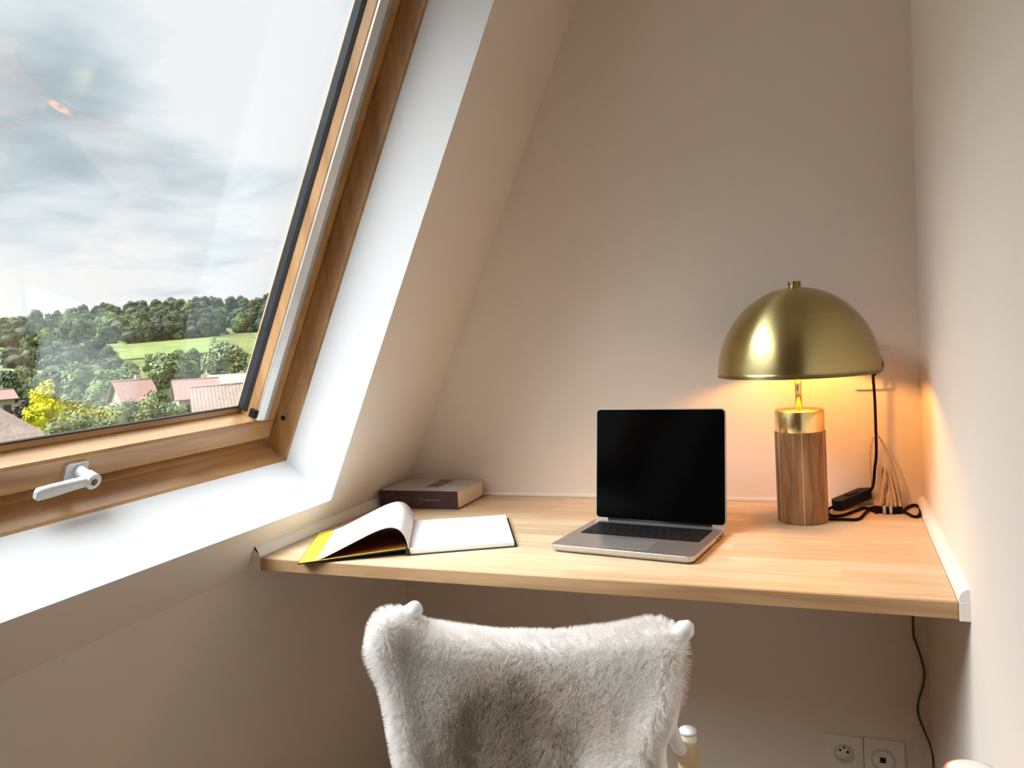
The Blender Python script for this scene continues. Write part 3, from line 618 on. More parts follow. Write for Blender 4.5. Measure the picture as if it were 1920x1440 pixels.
# turned pages curling up and over to the left
cur = [(0.0005, 0.0125), (-0.0005, 0.024), (-0.005, 0.040), (-0.014, 0.0535), (-0.027, 0.0605), (-0.043, 0.0612), (-0.065, 0.0555), (-0.09, 0.0455), (-0.12, 0.0325), (-0.15, 0.0195), (-0.172, 0.0105), (-0.187, 0.0065)]
cs = spline([Vector((a, 0, c_)) for a, c_ in cur], 4)
rowsP = [[np_(p.x, v, p.z) for v in (0.004, ND * 0.33, ND * 0.66, ND - 0.004)] for p in cs]
mb = MB(); mb.grid(rowsP)
tp = mb.build('turned_pages', PAGE, nb)
mb = MB(); mb.grid([[p + (np_(-0.06, 0, 0.0) - NO_ - p + np_(0, 0, 0)).normalized() * 0 + lz * -0.0016 + nx * (-0.0012 if i < 14 else 0.0) for p in row] for i, row in enumerate(rowsP[3:])]); mb.build('curl_shade_sheet', ARCH_SHADE, tp)  # added sheet below the pages, shade of their underside put into its colour
so_ = tp.modifiers.new('solid', 'SOLIDIFY'); so_.thickness = 0.0018; so_.offset = 0

# ------------------------------------------------------------------ chair with cane bindings
WP = noise_col(mat('white_chair_paint', (0.80, 0.78, 0.76), 0.4), (0.79, 0.77, 0.75), (0.83, 0.81, 0.79), 12, 2)
CANE = mat('cane_weave', (0.66, 0.50, 0.30), 0.55); N, L, b = nt(CANE)
mp = coords(N, L, (1, 1, 1)); wv = N.new('ShaderNodeTexWave'); wv.inputs['Scale'].default_value = 95; wv.inputs['Distortion'].default_value = 0.8; wv.bands_direction = 'Z'
L.new(mp.outputs[0], wv.inputs['Vector']); r_ = ramp(N, [(0.15, (0.50, 0.34, 0.17)), (0.6, (0.76, 0.60, 0.38))]); L.new(wv.outputs['Fac'], r_.inputs[0]); L.new(r_.outputs[0], b.inputs['Base Color'])
bpn = N.new('ShaderNodeBump'); bpn.inputs['Strength'].default_value = 0.5; bpn.inputs['Distance'].default_value = 0.002; L.new(wv.outputs['Fac'], bpn.inputs['Height']); L.new(bpn.outputs[0], b.inputs['Normal'])
YC = 1.085
kL = at_y(785, 1137, YC + 0.02); kR = at_y(1291, 1172, YC)
bL = at_y(766, 1455, YC - 0.0); bR = at_y(1232, 1400, YC + 0.0)
ctr = (kL + kR) / 2
chair = thing('chair', (ctr.x, YC + 0.18, 0), 'white painted chair with cane-bound arms, pushed up to the desk', 'chair')
def post(top, mid, foot, name='back_post'):
    u = (top - mid).normalized()
    pth = spline([foot, foot.lerp(mid, 0.5), mid, mid.lerp(top, 0.6) , top], 8)
    rad = [0.0150] * len(pth)
    for e_, rr_ in ((-1, 0.0075), (-2, 0.0125), (-3, 0.0148)): rad[e_] = rr_
    pth[-1] = top + u * 0.002
    return MB().tube(pth, rad, 16).build(name, WP, chair)
bm = at_y(1252, 1350, YC + 0.0)
fL = Vector((bL.x + 0.02, YC + 0.02, 0)); fR = Vector((bR.x - 0.02, YC + 0.03, 0))
kRi = at_y(1262, 1212, YC)
u = (kR - kRi)
p_ = MB(); pth = spline([fR, Vector((fR.x, fR.y, 0.3)), Vector((bR.x, YC, 0.52)), bR, bm, at_y(1262, 1270, YC), kRi, kR], 8)
rad = [0.0138] * len(pth); rad[-1] = 0.006; rad[-2] = 0.0118; rad[-3] = 0.0140
pth[-1] = kR + u.normalized() * 0.004
p_.tube(pth, rad, 16).build('back_post', WP, chair)
p_ = MB(); pth = spline([fL, Vector((fL.x, fL.y, 0.3)), Vector((bL.x + 0.005, bL.y, 0.5)), bL, at_y(754, 1330, YC), at_y(747, 1205, YC + 0.02), at_y(752, 1164, YC + 0.025), kL], 8)
rad = [0.0138] * len(pth); rad[-1] = 0.007; rad[-2] = 0.0122
p_.tube(pth, rad, 16).build('back_post', WP, chair)
cr = spline([at_y(752, 1190, YC + 0.02), at_y(860, 1205, YC + 0.05), at_y(1010, 1212, YC + 0.055), at_y(1160, 1204, YC + 0.035), at_y(1258, 1205, YC)], 8)
MB().tube(cr, 0.0125, 14).build('crest_rail', WP, chair)
cr2 = spline([at_y(760, 1390, YC), at_y(1000, 1420, YC + 0.04), at_y(1225, 1390, YC)], 8)
MB().tube(cr2, 0.011, 12).build('back_rail', WP, chair)
# seat and front posts
SZ = 0.34
sxL, sxR, syB, syF = fL.x - 0.005, fR.x - 0.03, YC + 0.02, YC + 0.30
mb = MB(); mb.prism([(x + (sxL + sxR) / 2, y + (syB + syF) / 2) for x, y in rrect(sxR - sxL + 0.03, syF - syB, 0.05)], SZ - 0.028, SZ, lambda p, t: Vector((p[0], p[1], t))); mb.build('seat', WP, chair, bevel=0.006)
# arm posts: tops just above the arm joints, wrapped in cane
apR = at_y(1290, 1376, YC + 0.235); 
apL = Vector((sxL + 0.085, apR.y, apR.z))
for ap, sgn in ((apR, 1), (apL, -1)):
    ft = Vector((ap.x - 0.01 * sgn, ap.y + 0.03, 0))
    pth = spline([ft, ft.lerp(ap, 0.5), ap.lerp(ft, 0.03), ap], 8); rad = [0.0150] * len(pth); rad[-1] = 0.007; rad[-2] = 0.0130
    pth[-1] = ap + Vector((0, 0, 0.004))
    MB().tube(pth, rad, 16).build('arm_post', WP, chair)
    t0, t1 = ap.lerp(ft, 0.022), ap.lerp(ft, 0.21)
    MB().tube([t0, t0.lerp(t1, 0.1), t0.lerp(t1, 0.5), t0.lerp(t1, 0.9), t1], [0.0155, 0.0178, 0.0188, 0.0182, 0.016], 20).build('cane_binding', CANE, chair)
    bpt = (bm if sgn > 0 else at_y(760, 1380, YC))
    ja = t0.lerp(t1, 0.32)
    arm = spline([bpt, bpt.lerp(ja, 0.35) + Vector((0, 0, -0.014)), bpt.lerp(ja, 0.7) + Vector((0, 0, -0.010)), ja], 8)
    MB().tube(arm, 0.0105, 12).build('arm', WP, chair)
    seg = arm[-13::2]
    MB().tube(seg, [0.0122, 0.0150, 0.0165, 0.0175, 0.0185, 0.0195, 0.0180], 16).build('cane_binding', CANE, chair)

# ------------------------------------------------------------------ fur throw on the chair back
FURB = mat('fur_skin', (0.75, 0.70, 0.66), 0.9, spec=0.1)
def fur_nodes(m):
    N, L, b = nt(m)
    tc = N.new('ShaderNodeTexCoord')
    n = N.new('ShaderNodeTexNoise'); n.inputs['Scale'].default_value = 22; n.inputs['Detail'].default_value = 3; L.new(tc.outputs['Object'], n.inputs['Vector'])
    n2 = N.new('ShaderNodeTexNoise'); n2.inputs['Scale'].default_value = 240; n2.inputs['Detail'].default_value = 1; L.new(tc.outputs['Object'], n2.inputs['Vector'])
    sp = N.new('ShaderNodeSeparateXYZ'); L.new(tc.outputs['Object'], sp.inputs[0])
    def ell(cx, cz, rx, rz):
        a = N.new('ShaderNodeMath'); a.operation = 'MULTIPLY_ADD'; a.inputs[1].default_value = 1 / rx; a.inputs[2].default_value = -cx / rx; L.new(sp.outputs['X'], a.inputs[0])
        c_ = N.new('ShaderNodeMath'); c_.operation = 'MULTIPLY_ADD'; c_.inputs[1].default_value = 1 / rz; c_.inputs[2].default_value = -cz / rz; L.new(sp.outputs['Z'], c_.inputs[0])
        p1 = N.new('ShaderNodeMath'); p1.operation = 'MULTIPLY'; L.new(a.outputs[0], p1.inputs[0]); L.new(a.outputs[0], p1.inputs[1])
        p2 = N.new('ShaderNodeMath'); p2.operation = 'MULTIPLY_ADD'; L.new(c_.outputs[0], p2.inputs[0]); L.new(c_.outputs[0], p2.inputs[1]); L.new(p1.outputs[0], p2.inputs[2])
        nn = N.new('ShaderNodeMath'); nn.operation = 'MULTIPLY_ADD'; nn.inputs[1].default_value = 1.5; nn.inputs[2].default_value = -0.75; L.new(n.outputs['Fac'], nn.inputs[0])
        ad = N.new('ShaderNodeMath'); ad.operation = 'ADD'; L.new(p2.outputs[0], ad.inputs[0]); L.new(nn.outputs[0], ad.inputs[1])
        mr = N.new('ShaderNodeMapRange'); mr.interpolation_type = 'SMOOTHSTEP'; mr.inputs['From Min'].default_value = 0.0; mr.inputs['From Max'].default_value = 2.1; mr.inputs['To Min'].default_value = 1; mr.inputs['To Max'].default_value = 0
        L.new(ad.outputs[0], mr.inputs['Value']); return mr
    return N, L, b, n2, ell
FUR = mat('fur_hair', (0.85, 0.82, 0.79), 0.85, spec=0.15)
N, L, b, n2, ell = fur_nodes(FUR)
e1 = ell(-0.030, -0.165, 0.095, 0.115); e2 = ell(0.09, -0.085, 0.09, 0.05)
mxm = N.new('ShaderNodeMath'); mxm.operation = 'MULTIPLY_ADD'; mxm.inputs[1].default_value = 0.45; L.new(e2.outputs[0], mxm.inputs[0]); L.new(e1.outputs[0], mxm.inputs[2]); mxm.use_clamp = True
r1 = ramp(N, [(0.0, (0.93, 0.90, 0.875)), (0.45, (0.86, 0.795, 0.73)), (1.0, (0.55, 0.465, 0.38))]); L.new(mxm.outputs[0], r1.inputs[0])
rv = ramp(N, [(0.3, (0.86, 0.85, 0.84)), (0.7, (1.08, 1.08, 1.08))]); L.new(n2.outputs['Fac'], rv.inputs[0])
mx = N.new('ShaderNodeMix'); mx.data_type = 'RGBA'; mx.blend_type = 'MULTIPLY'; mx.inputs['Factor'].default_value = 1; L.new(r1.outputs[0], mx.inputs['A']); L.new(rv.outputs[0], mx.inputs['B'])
L.new(mx.outputs['Result'], b.inputs['Base Color'])
LT_ = [(0, (697, 1200)), (.08, (694, 1220)), (.2, (704, 1250)), (.32, (721, 1285)), (.46, (730, 1322)), (.6, (737, 1362)), (.74, (744, 1402)), (.88, (754, 1450)), (1, (764, 1495))]
RT_ = [(0, (1277, 1199)), (.12, (1279, 1235)), (.3, (1275, 1288)), (.42, (1258, 1328)), (.52, (1241, 1354)), (.66, (1227, 1392)), (.83, (1209, 1442)), (1, (1190, 1495))]
TT_ = [(697, 1200), (699, 1172), (716, 1156), (740, 1153), (764, 1163), (792, 1178), (850, 1186), (930, 1196), (1050, 1196), (1150, 1184), (1200, 1174), (1230, 1168), (1256, 1177), (1277, 1199)]
def tab2(t, tb): return pw(t, [(a, p[0]) for a, p in tb]), pw(t, [(a, p[1]) for a, p in tb])
def top_at(s): 
    x = 697 + s * 580; return x, pw(x, [(p[0] + i * 1e-3, p[1]) for i, p in enumerate(TT_)])
NS = 64
def fpt(s, t, yoff):
    lx_, ly_ = tab2(t, LT_); rx_, ry_ = tab2(t, RT_)
    tx, ty = top_at(s); bx, by = lerp(697, 1277, s), lerp(1200, 1192, s)
    k = max(0.0, 1 - t / 0.55) ** 1.5
    px = lerp(lx_, rx_, s) + (tx - bx) * k; py = lerp(ly_, ry_, s) + (ty - by) * k
    cs_ = 4 * s * (1 - s)
    yoff += 0.026 * max(0.0, (abs(2 * s - 1) - 0.90) / 0.10) ** 2
    px = lerp(985, px, 1 - 0.9 * max(0.0, yoff - 0.012))
    y = YC - 0.030 + 0.058 * cs_ ** 0.8 - 0.012 * math.exp(-((s - 0.03) / 0.07) ** 2) * math.exp(-(t / 0.3) ** 2)
    w_ = 0.006 * math.sin(14 * s + 5 * t) * t + 0.004 * math.sin(31 * s - 3 * t) * t
    p = at_y(px, py, y + w_ + yoff)
    return p
rowsF = []
for t, yo_ in [(.50, .075), (.36, .074), (.22, .072), (.12, .068), (.05, .058), (.012, .044), (0.0, .030), (.012, .015), (.04, .006), (.08, .001)] + [(.08 + .92 * k / 24, 0.0) for k in range(1, 25)]:
    rowsF.append([fpt(k / NS, t, yo_) for k in range(NS + 1)])
FO = fpt(0.5, 0, 0.03)
mb = MB(); mb.grid(rowsF, True, False)
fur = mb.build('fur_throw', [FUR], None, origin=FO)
tag(fur, 'white and grey-brown fur throw draped over the chair back', 'throw', kind=None)
sd = fur.modifiers.new('solid', 'SOLIDIFY'); sd.thickness = 0.004; sd.offset = -1
pm = fur.modifiers.new('pile', 'PARTICLE_SYSTEM'); ps = pm.particle_system.settings
ps.type = 'HAIR'; ps.count = 9000; ps.hair_length = 0.016; ps.hair_step = 4
ps.emit_from = 'FACE'; ps.use_modifier_stack = False
ps.child_type = 'INTERPOLATED'; ps.child_percent = 4; ps.rendered_child_count = 14
ps.child_length = 1.0; ps.clump_factor = 0.45; ps.roughness_1 = 0.002; ps.roughness_1_size = 0.02; ps.roughness_2 = 0.003; ps.roughness_endpoint = 0.004
ps.brownian_factor = 0.0
ps.root_radius = 0.5; ps.tip_radius = 0.1; ps.radius_scale = 0.0009
ps.material = 1
fur['label'] = 'white and grey-brown fur throw draped over the chair back'

# ------------------------------------------------------------------ white post with a coral edge, low right
CORAL = noise_col(mat('coral_edge', (0.80, 0.22, 0.13), 0.5), (0.78, 0.20, 0.12), (0.84, 0.25, 0.15), 20, 2)
tp_ = at_y(1823, 1421, 0.98)
RP = 51 / F * (M3 @ (tp_ - EYE)).z
cp_ = Vector((tp_.x, tp_.y, tp_.z - RP * 0.72))
stool = thing('rounded_post', (cp_.x, cp_.y, 0), 'white rounded post end with a coral rim beside the right wall', 'post')
mb = MB(); mb.lathe([(0, 0.0), (RP * 0.93, 0.0), (RP * 0.93, cp_.z - 0.012), (0, cp_.z - 0.012)], (cp_.x, cp_.y, 0), 32); mb.build('shaft', WP, stool)
mb = MB(); mb.lathe([(RP * 0.9, cp_.z - 0.012), (RP, cp_.z - 0.009), (RP * 1.0, cp_.z + 0.0), (RP * 0.93, cp_.z + RP * 0.16), (RP * 0.85, cp_.z + RP * 0.19)], (cp_.x, cp_.y, 0), 32); mb.build('rim', CORAL, stool)
mb = MB(); mb.lathe([(0, cp_.z + RP * 0.36)] + [(RP * 0.9 * math.sin(a), cp_.z + RP * (0.10 + 0.26 * math.cos(a))) for a in [PI / 2 * k / 8 for k in range(1, 9)]], (cp_.x, cp_.y, 0), 32); mb.build('cap', WP, stool)

# ------------------------------------------------------------------ the view: valley, houses, trees, wooded hill
GT = [(0, -6.2), (25, -6.3), (45, -6.6), (70, -7.2), (110, -8.5), (160, -9.0), (220, -8.2), (270, -5.5), (310, -2.0), (350, 2.0), (400, 7.5), (450, 13.0), (500, 18.5), (560, 25.0), (600, 28.5), (640, 29.5), (760, 24.0), (900, 18)]
A0, A1 = math.radians(8), math.radians(96)             # azimuth, left of +y
def ghz(x, y):
    r_ = math.hypot(x, y)
    return pw(r_, GT) - 7.0 * max(0.0, min(1.0, (r_ - 380) / 200)) * max(0.0, min(1.0, (math.atan2(-x, y) - 0.80) / 0.14)) + 1.1 * noise.noise(Vector((x * 0.012, y * 0.012, 3.0))) * min(1, r_ / 120)
mb = MB(); rows = []
rad_ = [16 + 884 * (k / 70) ** 1.35 for k in range(71)]
for rr_ in rad_:
    row = []
    for k in range(61):
        a = lerp(A0, A1, k / 60); x, y = -rr_ * math.sin(a), rr_ * math.cos(a)
        row.append(Vector((x, y, ghz(x, y))))
    rows.append(row)
mb.grid(rows)
GRASS = noise_col(mat('meadow', (0.10, 0.14, 0.04), 0.9, spec=0.1), (0.075, 0.085, 0.035), (0.15, 0.17, 0.055), 0.06, 5, lo=0.35, hi=0.65)
tag(mb.build('ground', GRASS), kind='structure')
FIELD = noise_col(mat('bright_field', (0.20, 0.24, 0.07), 0.9, spec=0.1), (0.10, 0.14, 0.04), (0.155, 0.185, 0.065), 0.15, 4)
def field(pts, label, m):
    # a sloping field: its outline drawn on the hill as a skin 0.3 m thick
    mb = MB(); n_ = 14; rows = []
    (a0, r0), (a1, r1), (a2, r2), (a3, r3) = pts
    for i in range(n_ + 1):
        row = []
        for j in range(n_ + 1):
            u_, v_ = i / n_, j / n_
            a = lerp(lerp(a0, a1, u_), lerp(a3, a2, u_), v_); q = lerp(lerp(r0, r1, u_), lerp(r3, r2, u_), v_)
            x, y = -q * math.sin(a), q * math.cos(a); row.append(Vector((x, y, ghz(x, y) + 0.25)))
        rows.append(row)
    mb.grid(rows); o = mb.build('field', m); tag(o, label, 'field')
    so_ = o.modifiers.new('solid', 'SOLIDIFY'); so_.thickness = 0.6; so_.offset = 0
def az(px, py=660):
    q = ray(px, py); return math.atan2(-q.x, q.y)
field([(az(218), 322), (az(400), 330), (az(405), 398), (az(222), 352)], 'bright green sloping field below the wooded hill', FIELD)
field([(az(-60), 285), (az(40), 290), (az(8), 352), (az(-60), 362)], 'pale green field at the left edge of the valley', noise_col(mat('pale_field', (0.26, 0.28, 0.13), 0.9, spec=0.1), (0.13, 0.155, 0.07), (0.19, 0.20, 0.11), 0.15, 4))

def leafmat(name, c1, c2, c3):
    m = noise_col(mat(name, c1, 0.75, spec=0.25), c1, c2, 0.9, 3, lo=0.38, hi=0.62)
    return m
DK = leafmat('dark_pine_leaf', (0.022, 0.038, 0.026), (0.055, 0.078, 0.046), None)
DG = leafmat('dark_green_leaf', (0.034, 0.056, 0.026), (0.080, 0.110, 0.048), None)
MG = leafmat('mid_green_leaf', (0.065, 0.100, 0.030), (0.140, 0.190, 0.058), None)
OL = leafmat('olive_leaf', (0.095, 0.122, 0.052), (0.200, 0.235, 0.105), None)
YG = leafmat('yellow_green_leaf', (0.34, 0.34, 0.008), (0.60, 0.57, 0.02), None)
GY = leafmat('grey_green_leaf', (0.095, 0.130, 0.055), (0.25, 0.29, 0.115), None)
BRK = noise_col(mat('bark', (0.08, 0.06, 0.045), 0.9), (0.06, 0.045, 0.033), (0.10, 0.078, 0.06), 3, 3)
def ico(sub):
    b = bmesh.new(); bmesh.ops.create_icosphere(b, subdivisions=sub, radius=1.0)
    v = [x.co.copy() for x in b.verts]; f_ = [[q.index for q in p.verts] for p in b.faces]; b.free(); return v, f_
ICO2, ICO3 = ico(2), ico(3)
def lumps(mb, hgt, wid, n_, rng, sub=ICO2, base=0.12, cone=0.0):
    """a crown of overlapping lumpy masses, height hgt from the ground"""
    v, f_ = sub
    for i in range(n_):
        t = i / max(1, n_ - 1); a = rng.random() * 2 * PI
        z = hgt * (base + (0.88 - base) * t)
        env = math.sin(PI * min(1, max(0.06, (t * 0.72 + 0.22)))) if not cone else (1.02 - t)
        rr_ = wid * 0.5 * env * (0.25 + 0.45 * rng.random()) * (1 if i < n_ - 2 else 0.4)
        s_ = wid * (0.26 + 0.12 * rng.random()) * (0.75 + 0.35 * env)
        c = Vector((rr_ * math.cos(a), rr_ * math.sin(a), z)); off = Vector((rng.random() * 50, rng.random() * 50, i * 3.1))
        vs = []
        for p in v:
            k = 1 + 0.34 * noise.noise(p * 2.1 + off) + 0.22 * noise.noise(p * 5.3 + off)
            q = c + Vector((p.x * s_ * k, p.y * s_ * k, p.z * s_ * k * 0.85)); q.z = min(max(q.z, 0.03 * hgt), hgt); vs.append(q)
        mb.add(vs, f_, True)
def leaves(mb, hgt, wid, n_, size, rng, base=0.05, clumps=16, squash=1.0):
    cl = []
    for i in range(clumps):
        t = (i + rng.random()) / clumps; a = rng.random() * 2 * PI; env = math.sin(PI * min(0.97, t * 0.75 + 0.2)) ** 0.7
        rr_ = wid * 0.36 * env * math.sqrt(rng.random()); cl.append((Vector((rr_ * math.cos(a), rr_ * math.sin(a) * squash, hgt * (base + 0.12 + (0.80 - base) * t))), wid * (0.14 + 0.10 * rng.random()) * (0.6 + 0.5 * env)))
    for i in range(n_):
        c, s_ = cl[rng.randrange(clumps)]
        dv = Vector((rng.gauss(0, 1), rng.gauss(0, 1), rng.gauss(0, 0.9))).normalized() * s_ * (0.55 + 0.5 * rng.random())
        p = c + dv
        if p.z < 0.02: continue
        ax_ = (dv.normalized() + Vector((rng.uniform(-.8, .8), rng.uniform(-.8, .8), rng.uniform(-.3, .9)))).normalized()
        t1 = ax_.orthogonal().normalized(); t1 = (Matrix.Rotation(rng.random() * 6.28, 3, ax_) @ t1); t2 = ax_.cross(t1)
        l_ = size * (0.6 + 0.8 * rng.random())
        mb.add([p - t1 * l_, p - t2 * l_ * 0.5, p + t1 * l_, p + t2 * l_ * 0.5], [(0, 1, 2, 3)])
def near_tree(name, px, py_base, py_top, dist, width, m, label, cat='tree', n_=3600, size=0.16, core=True, group=None, seed=1, clumps=18, trunk=True, sq=1.0):
    rng = random.Random(seed)
    b_ = at_d(px, py_base, dist); t_ = at_d(px, py_top, dist)
    g_ = ghz(b_.x, b_.y); z0 = g_ - 0.1; h_ = t_.z - z0
    root = thing(name, (b_.x, b_.y, z0), label, cat, group)
    mb = MB()
    if core: lumps(mb, h_ * 0.86, width * 0.66, 9, rng, ICO2, base=0.10)
    leaves(mb, h_, width, n_, size, rng, clumps=clumps, squash=sq)
    mb.v = [tuple(Vector(p) + root.location) for p in mb.v]
    mb.build('foliage', m, root, origin=root.location)
    if trunk:
        MB().tube([root.location, root.location + Vector((0.05 * width, 0, h_ * 0.35)), root.location + Vector((0, 0.02 * width, h_ * 0.7))], [0.05 * width, 0.04 * width, 0.02 * width], 8).build('trunk', BRK, root)
    return root
near_tree('tree', 90, 810, 708, 62, 3.2, YG, 'bright yellow-green tree at the left of the view, the only yellow one', n_=3800, size=0.14, seed=3, clumps=22)
near_tree('tree', 70, 840, 752, 60, 2.2, YG, 'lower yellow shrub at the foot of the yellow-green tree', 'shrub', n_=2400, size=0.13, seed=33, trunk=False)
near_tree('shrub', 108, 845, 782, 41, 3.0, GY, 'grey-green bush at the window bottom, leftmost of the bush row', 'shrub', n_=6500, size=0.085, seed=4, trunk=False, clumps=24)
near_tree('shrub', 168, 835, 758, 42, 3.6, GY, 'grey-green bush at the window bottom, second from the left', 'shrub', n_=6500, size=0.085, seed=5, trunk=False, clumps=26)
near_tree('shrub', 230, 825, 745, 43, 3.8, GY, 'grey-green bush at the window bottom, third from the left', 'shrub', n_=6500, size=0.085, seed=6, trunk=False, clumps=26)
near_tree('shrub', 286, 815, 733, 44, 3.6, GY, 'tall bush at the window bottom below the gabled house', 'shrub', n_=6500, size=0.085, seed=7, trunk=False, clumps=26)
near_tree('shrub', 342, 805, 752, 45, 2.6, MG, 'fresh green bush at the right end of the bush row', 'shrub', n_=6500, size=0.085, seed=8, trunk=False, clumps=20)
near_tree('tree', 312, 735, 662, 165, 8.2, OL, 'round olive-green tree behind the gabled house', n_=3800, size=0.42, seed=9, clumps=24)
near_tree('tree', 425, 725, 640, 160, 9.4, OL, 'large pale olive tree next to the window frame', n_=4200, size=0.42, seed=10, clumps=26)
near_tree('tree', 396, 728, 672, 155, 4.6, OL, 'narrow olive tree left of the large pale one', n_=2400, size=0.38, seed=11)
near_tree('tree', 105, 735, 668, 170, 9.5, DG, 'dark green tree above the yellow tree', n_=3200, size=0.5, seed=12, clumps=20)
near_tree('tree', 62, 735, 690, 150, 6.5, DG, 'low dark tree left of the yellow tree', n_=2600, size=0.42, seed=13)
near_tree('tree', 18, 740, 700, 150, 7.5, DG, 'dark spreading tree at the left edge of the view', n_=2600, size=0.42, seed=14)
near_tree('tree', 150, 735, 680, 150, 8.0, MG, 'mid-green tree right of the dark trees', n_=3000, size=0.42, seed=15)
near_tree('tree', 196, 740, 694, 140, 7.0, MG, 'broad mid-green tree left of the gabled house', n_=3000, size=0.4, seed=16)
near_tree('tree', 242, 738, 690, 175, 7.0, MG, 'yellowish-green tree directly behind the gabled house roof', n_=2600, size=0.42, seed=17)
near_tree('tree', 356, 735, 676, 190, 5.5, DG, 'small dark tree between the two olive trees', n_=2200, size=0.4, seed=18)
for k, (px, pb, pt, D_, w_, m_, lb) in enumerate([(130, 765, 742, 84, 4.2, OL, 'brownish scrub right of the yellow tree'), (180, 765, 738, 88, 4.6, OL, 'brownish scrub patch in the middle of the slope'),
                                          (40, 790, 745, 75, 2.6, BRK, 'bare brown shrub left of the yellow tree'), (300, 760, 728, 86, 4.0, MG, 'green scrub right of the gabled house')]):
    near_tree('shrub', px, pb, pt, D_, w_, m_, lb, 'shrub', n_=1700, size=0.2, seed=60 + k, trunk=False)

# houses
TILE = noise_col(mat('terracotta_tiles', (0.21, 0.115, 0.09), 0.85), (0.18, 0.095, 0.078), (0.27, 0.155, 0.12), 3.0, 4, (1, 1, 6))
TILE2 = noise_col(mat('weathered_tiles', (0.20, 0.135, 0.105), 0.85), (0.155, 0.10, 0.08), (0.25, 0.175, 0.14), 3.0, 4, (1, 1, 6))
RENDER = noise_col(mat('cream_render', (0.36, 0.31, 0.24), 0.9), (0.32, 0.275, 0.21), (0.40, 0.35, 0.275), 1.0, 3)
PANE = mat('dark_pane', (0.03, 0.035, 0.04), 0.15)
def house(px, py_ridge, dist, length, depth, roofh, yaw, tile, label, wall_m=RENDER):
    rp = at_d(px, py_ridge, dist); g_ = ghz(rp.x, rp.y) - 0.3
    root = thing('house', (rp.x, rp.y, g_), label, 'house')
    hz = rp.z - g_; ez = hz - roofh; m = Matrix.Translation(root.location) @ Matrix.Rotation(yaw, 4, 'Z')
    l2, d2 = length / 2, depth / 2
    mb = MB()
    vs = [m @ Vector(p) for p in ((-l2, -d2, 0), (l2, -d2, 0), (l2, d2, 0), (-l2, d2, 0), (-l2, -d2, ez), (l2, -d2, ez), (l2, d2, ez), (-l2, d2, ez), (-l2, 0, hz - 0.12), (l2, 0, hz - 0.12))]
    mb.add(vs, [(0, 3, 2, 1), (0, 1, 5, 4), (2, 3, 7, 6), (1, 2, 6, 9, 5), (3, 0, 4, 8, 7), (4, 5, 9, 8), (6, 7, 8, 9)]); mb.build('house_walls', wall_m, root)
    e_ = 0.45; k_ = roofh / d2
    mb = MB()
    for sg in (-1, 1):
        a = [(-l2 - e_, 0, hz), (l2 + e_, 0, hz), (l2 + e_, sg * (d2 + e_), ez - k_ * e_), (-l2 - e_, sg * (d2 + e_), ez - k_ * e_)]
        n1_ = 24; rows = []
        for i in range(2):
            rows.append([m @ (Vector(a[0 if i == 0 else 3]).lerp(Vector(a[1 if i == 0 else 2]), j / (n1_ * 2)) + Vector((0, 0, 0.03 if j % 2 else 0.0))) for j in range(n1_ * 2 + 1)])
        mb.grid(rows, False)
    ro = mb.build('roof', tile, root)
    sm = ro.modifiers.new('solid', 'SOLIDIFY'); sm.thickness = 0.14; sm.offset = 0
    mb = MB(); mb.tube([m @ Vector((-l2 - e_, 0, hz + 0.05)), m @ Vector((l2 + e_, 0, hz + 0.05))], 0.13, 8); mb.build('ridge_tiles', tile, ro)
    for i in range(2):
        x = (-0.25 + 0.5 * i) * length
        mb = MB(); mb.box((x - 0.45, -d2 - 0.06, ez - 2.1), (x + 0.45, -d2 + 0.02, ez - 0.9), m); mb.build('window', PANE, root)
    mb = MB(); mb.box((l2 * 0.5 - 0.3, 0.2, hz - 0.7), (l2 * 0.5 + 0.3, 0.8, hz + 0.55), m); mb.build('chimney', RENDER, root)
    return root
azm = lambda px: az(px)
house(247, 714, 96, 3.2, 4.6, 1.9, azm(250) + 0.30, TILE, 'gabled house with a pink tiled roof and cream gable, mid view')
house(366, 712, 118, 5.2, 7.0, 2.2, azm(365) + 0.1, TILE, 'house with a plain terracotta roof between the olive trees')
house(436, 722, 62, 5.0, 8.5, 2.4, azm(430) + 0.06, TILE2, 'house with a weathered roof beside the window frame')
house(432, 703, 135, 7.0, 5.0, 1.2, azm(430) - 0.1, RENDER, 'cream house behind the weathered roof', RENDER)
house(-84, 758, 48, 4.0, 5.6, 1.9, azm(0) + 1.1, TILE2, 'house with a brown roof in the lower left corner of the view')
house(-12, 733, 125, 3.6, 4.5, 1.0, azm(0) + 0.2, TILE, 'small pink house at the far left of the view')

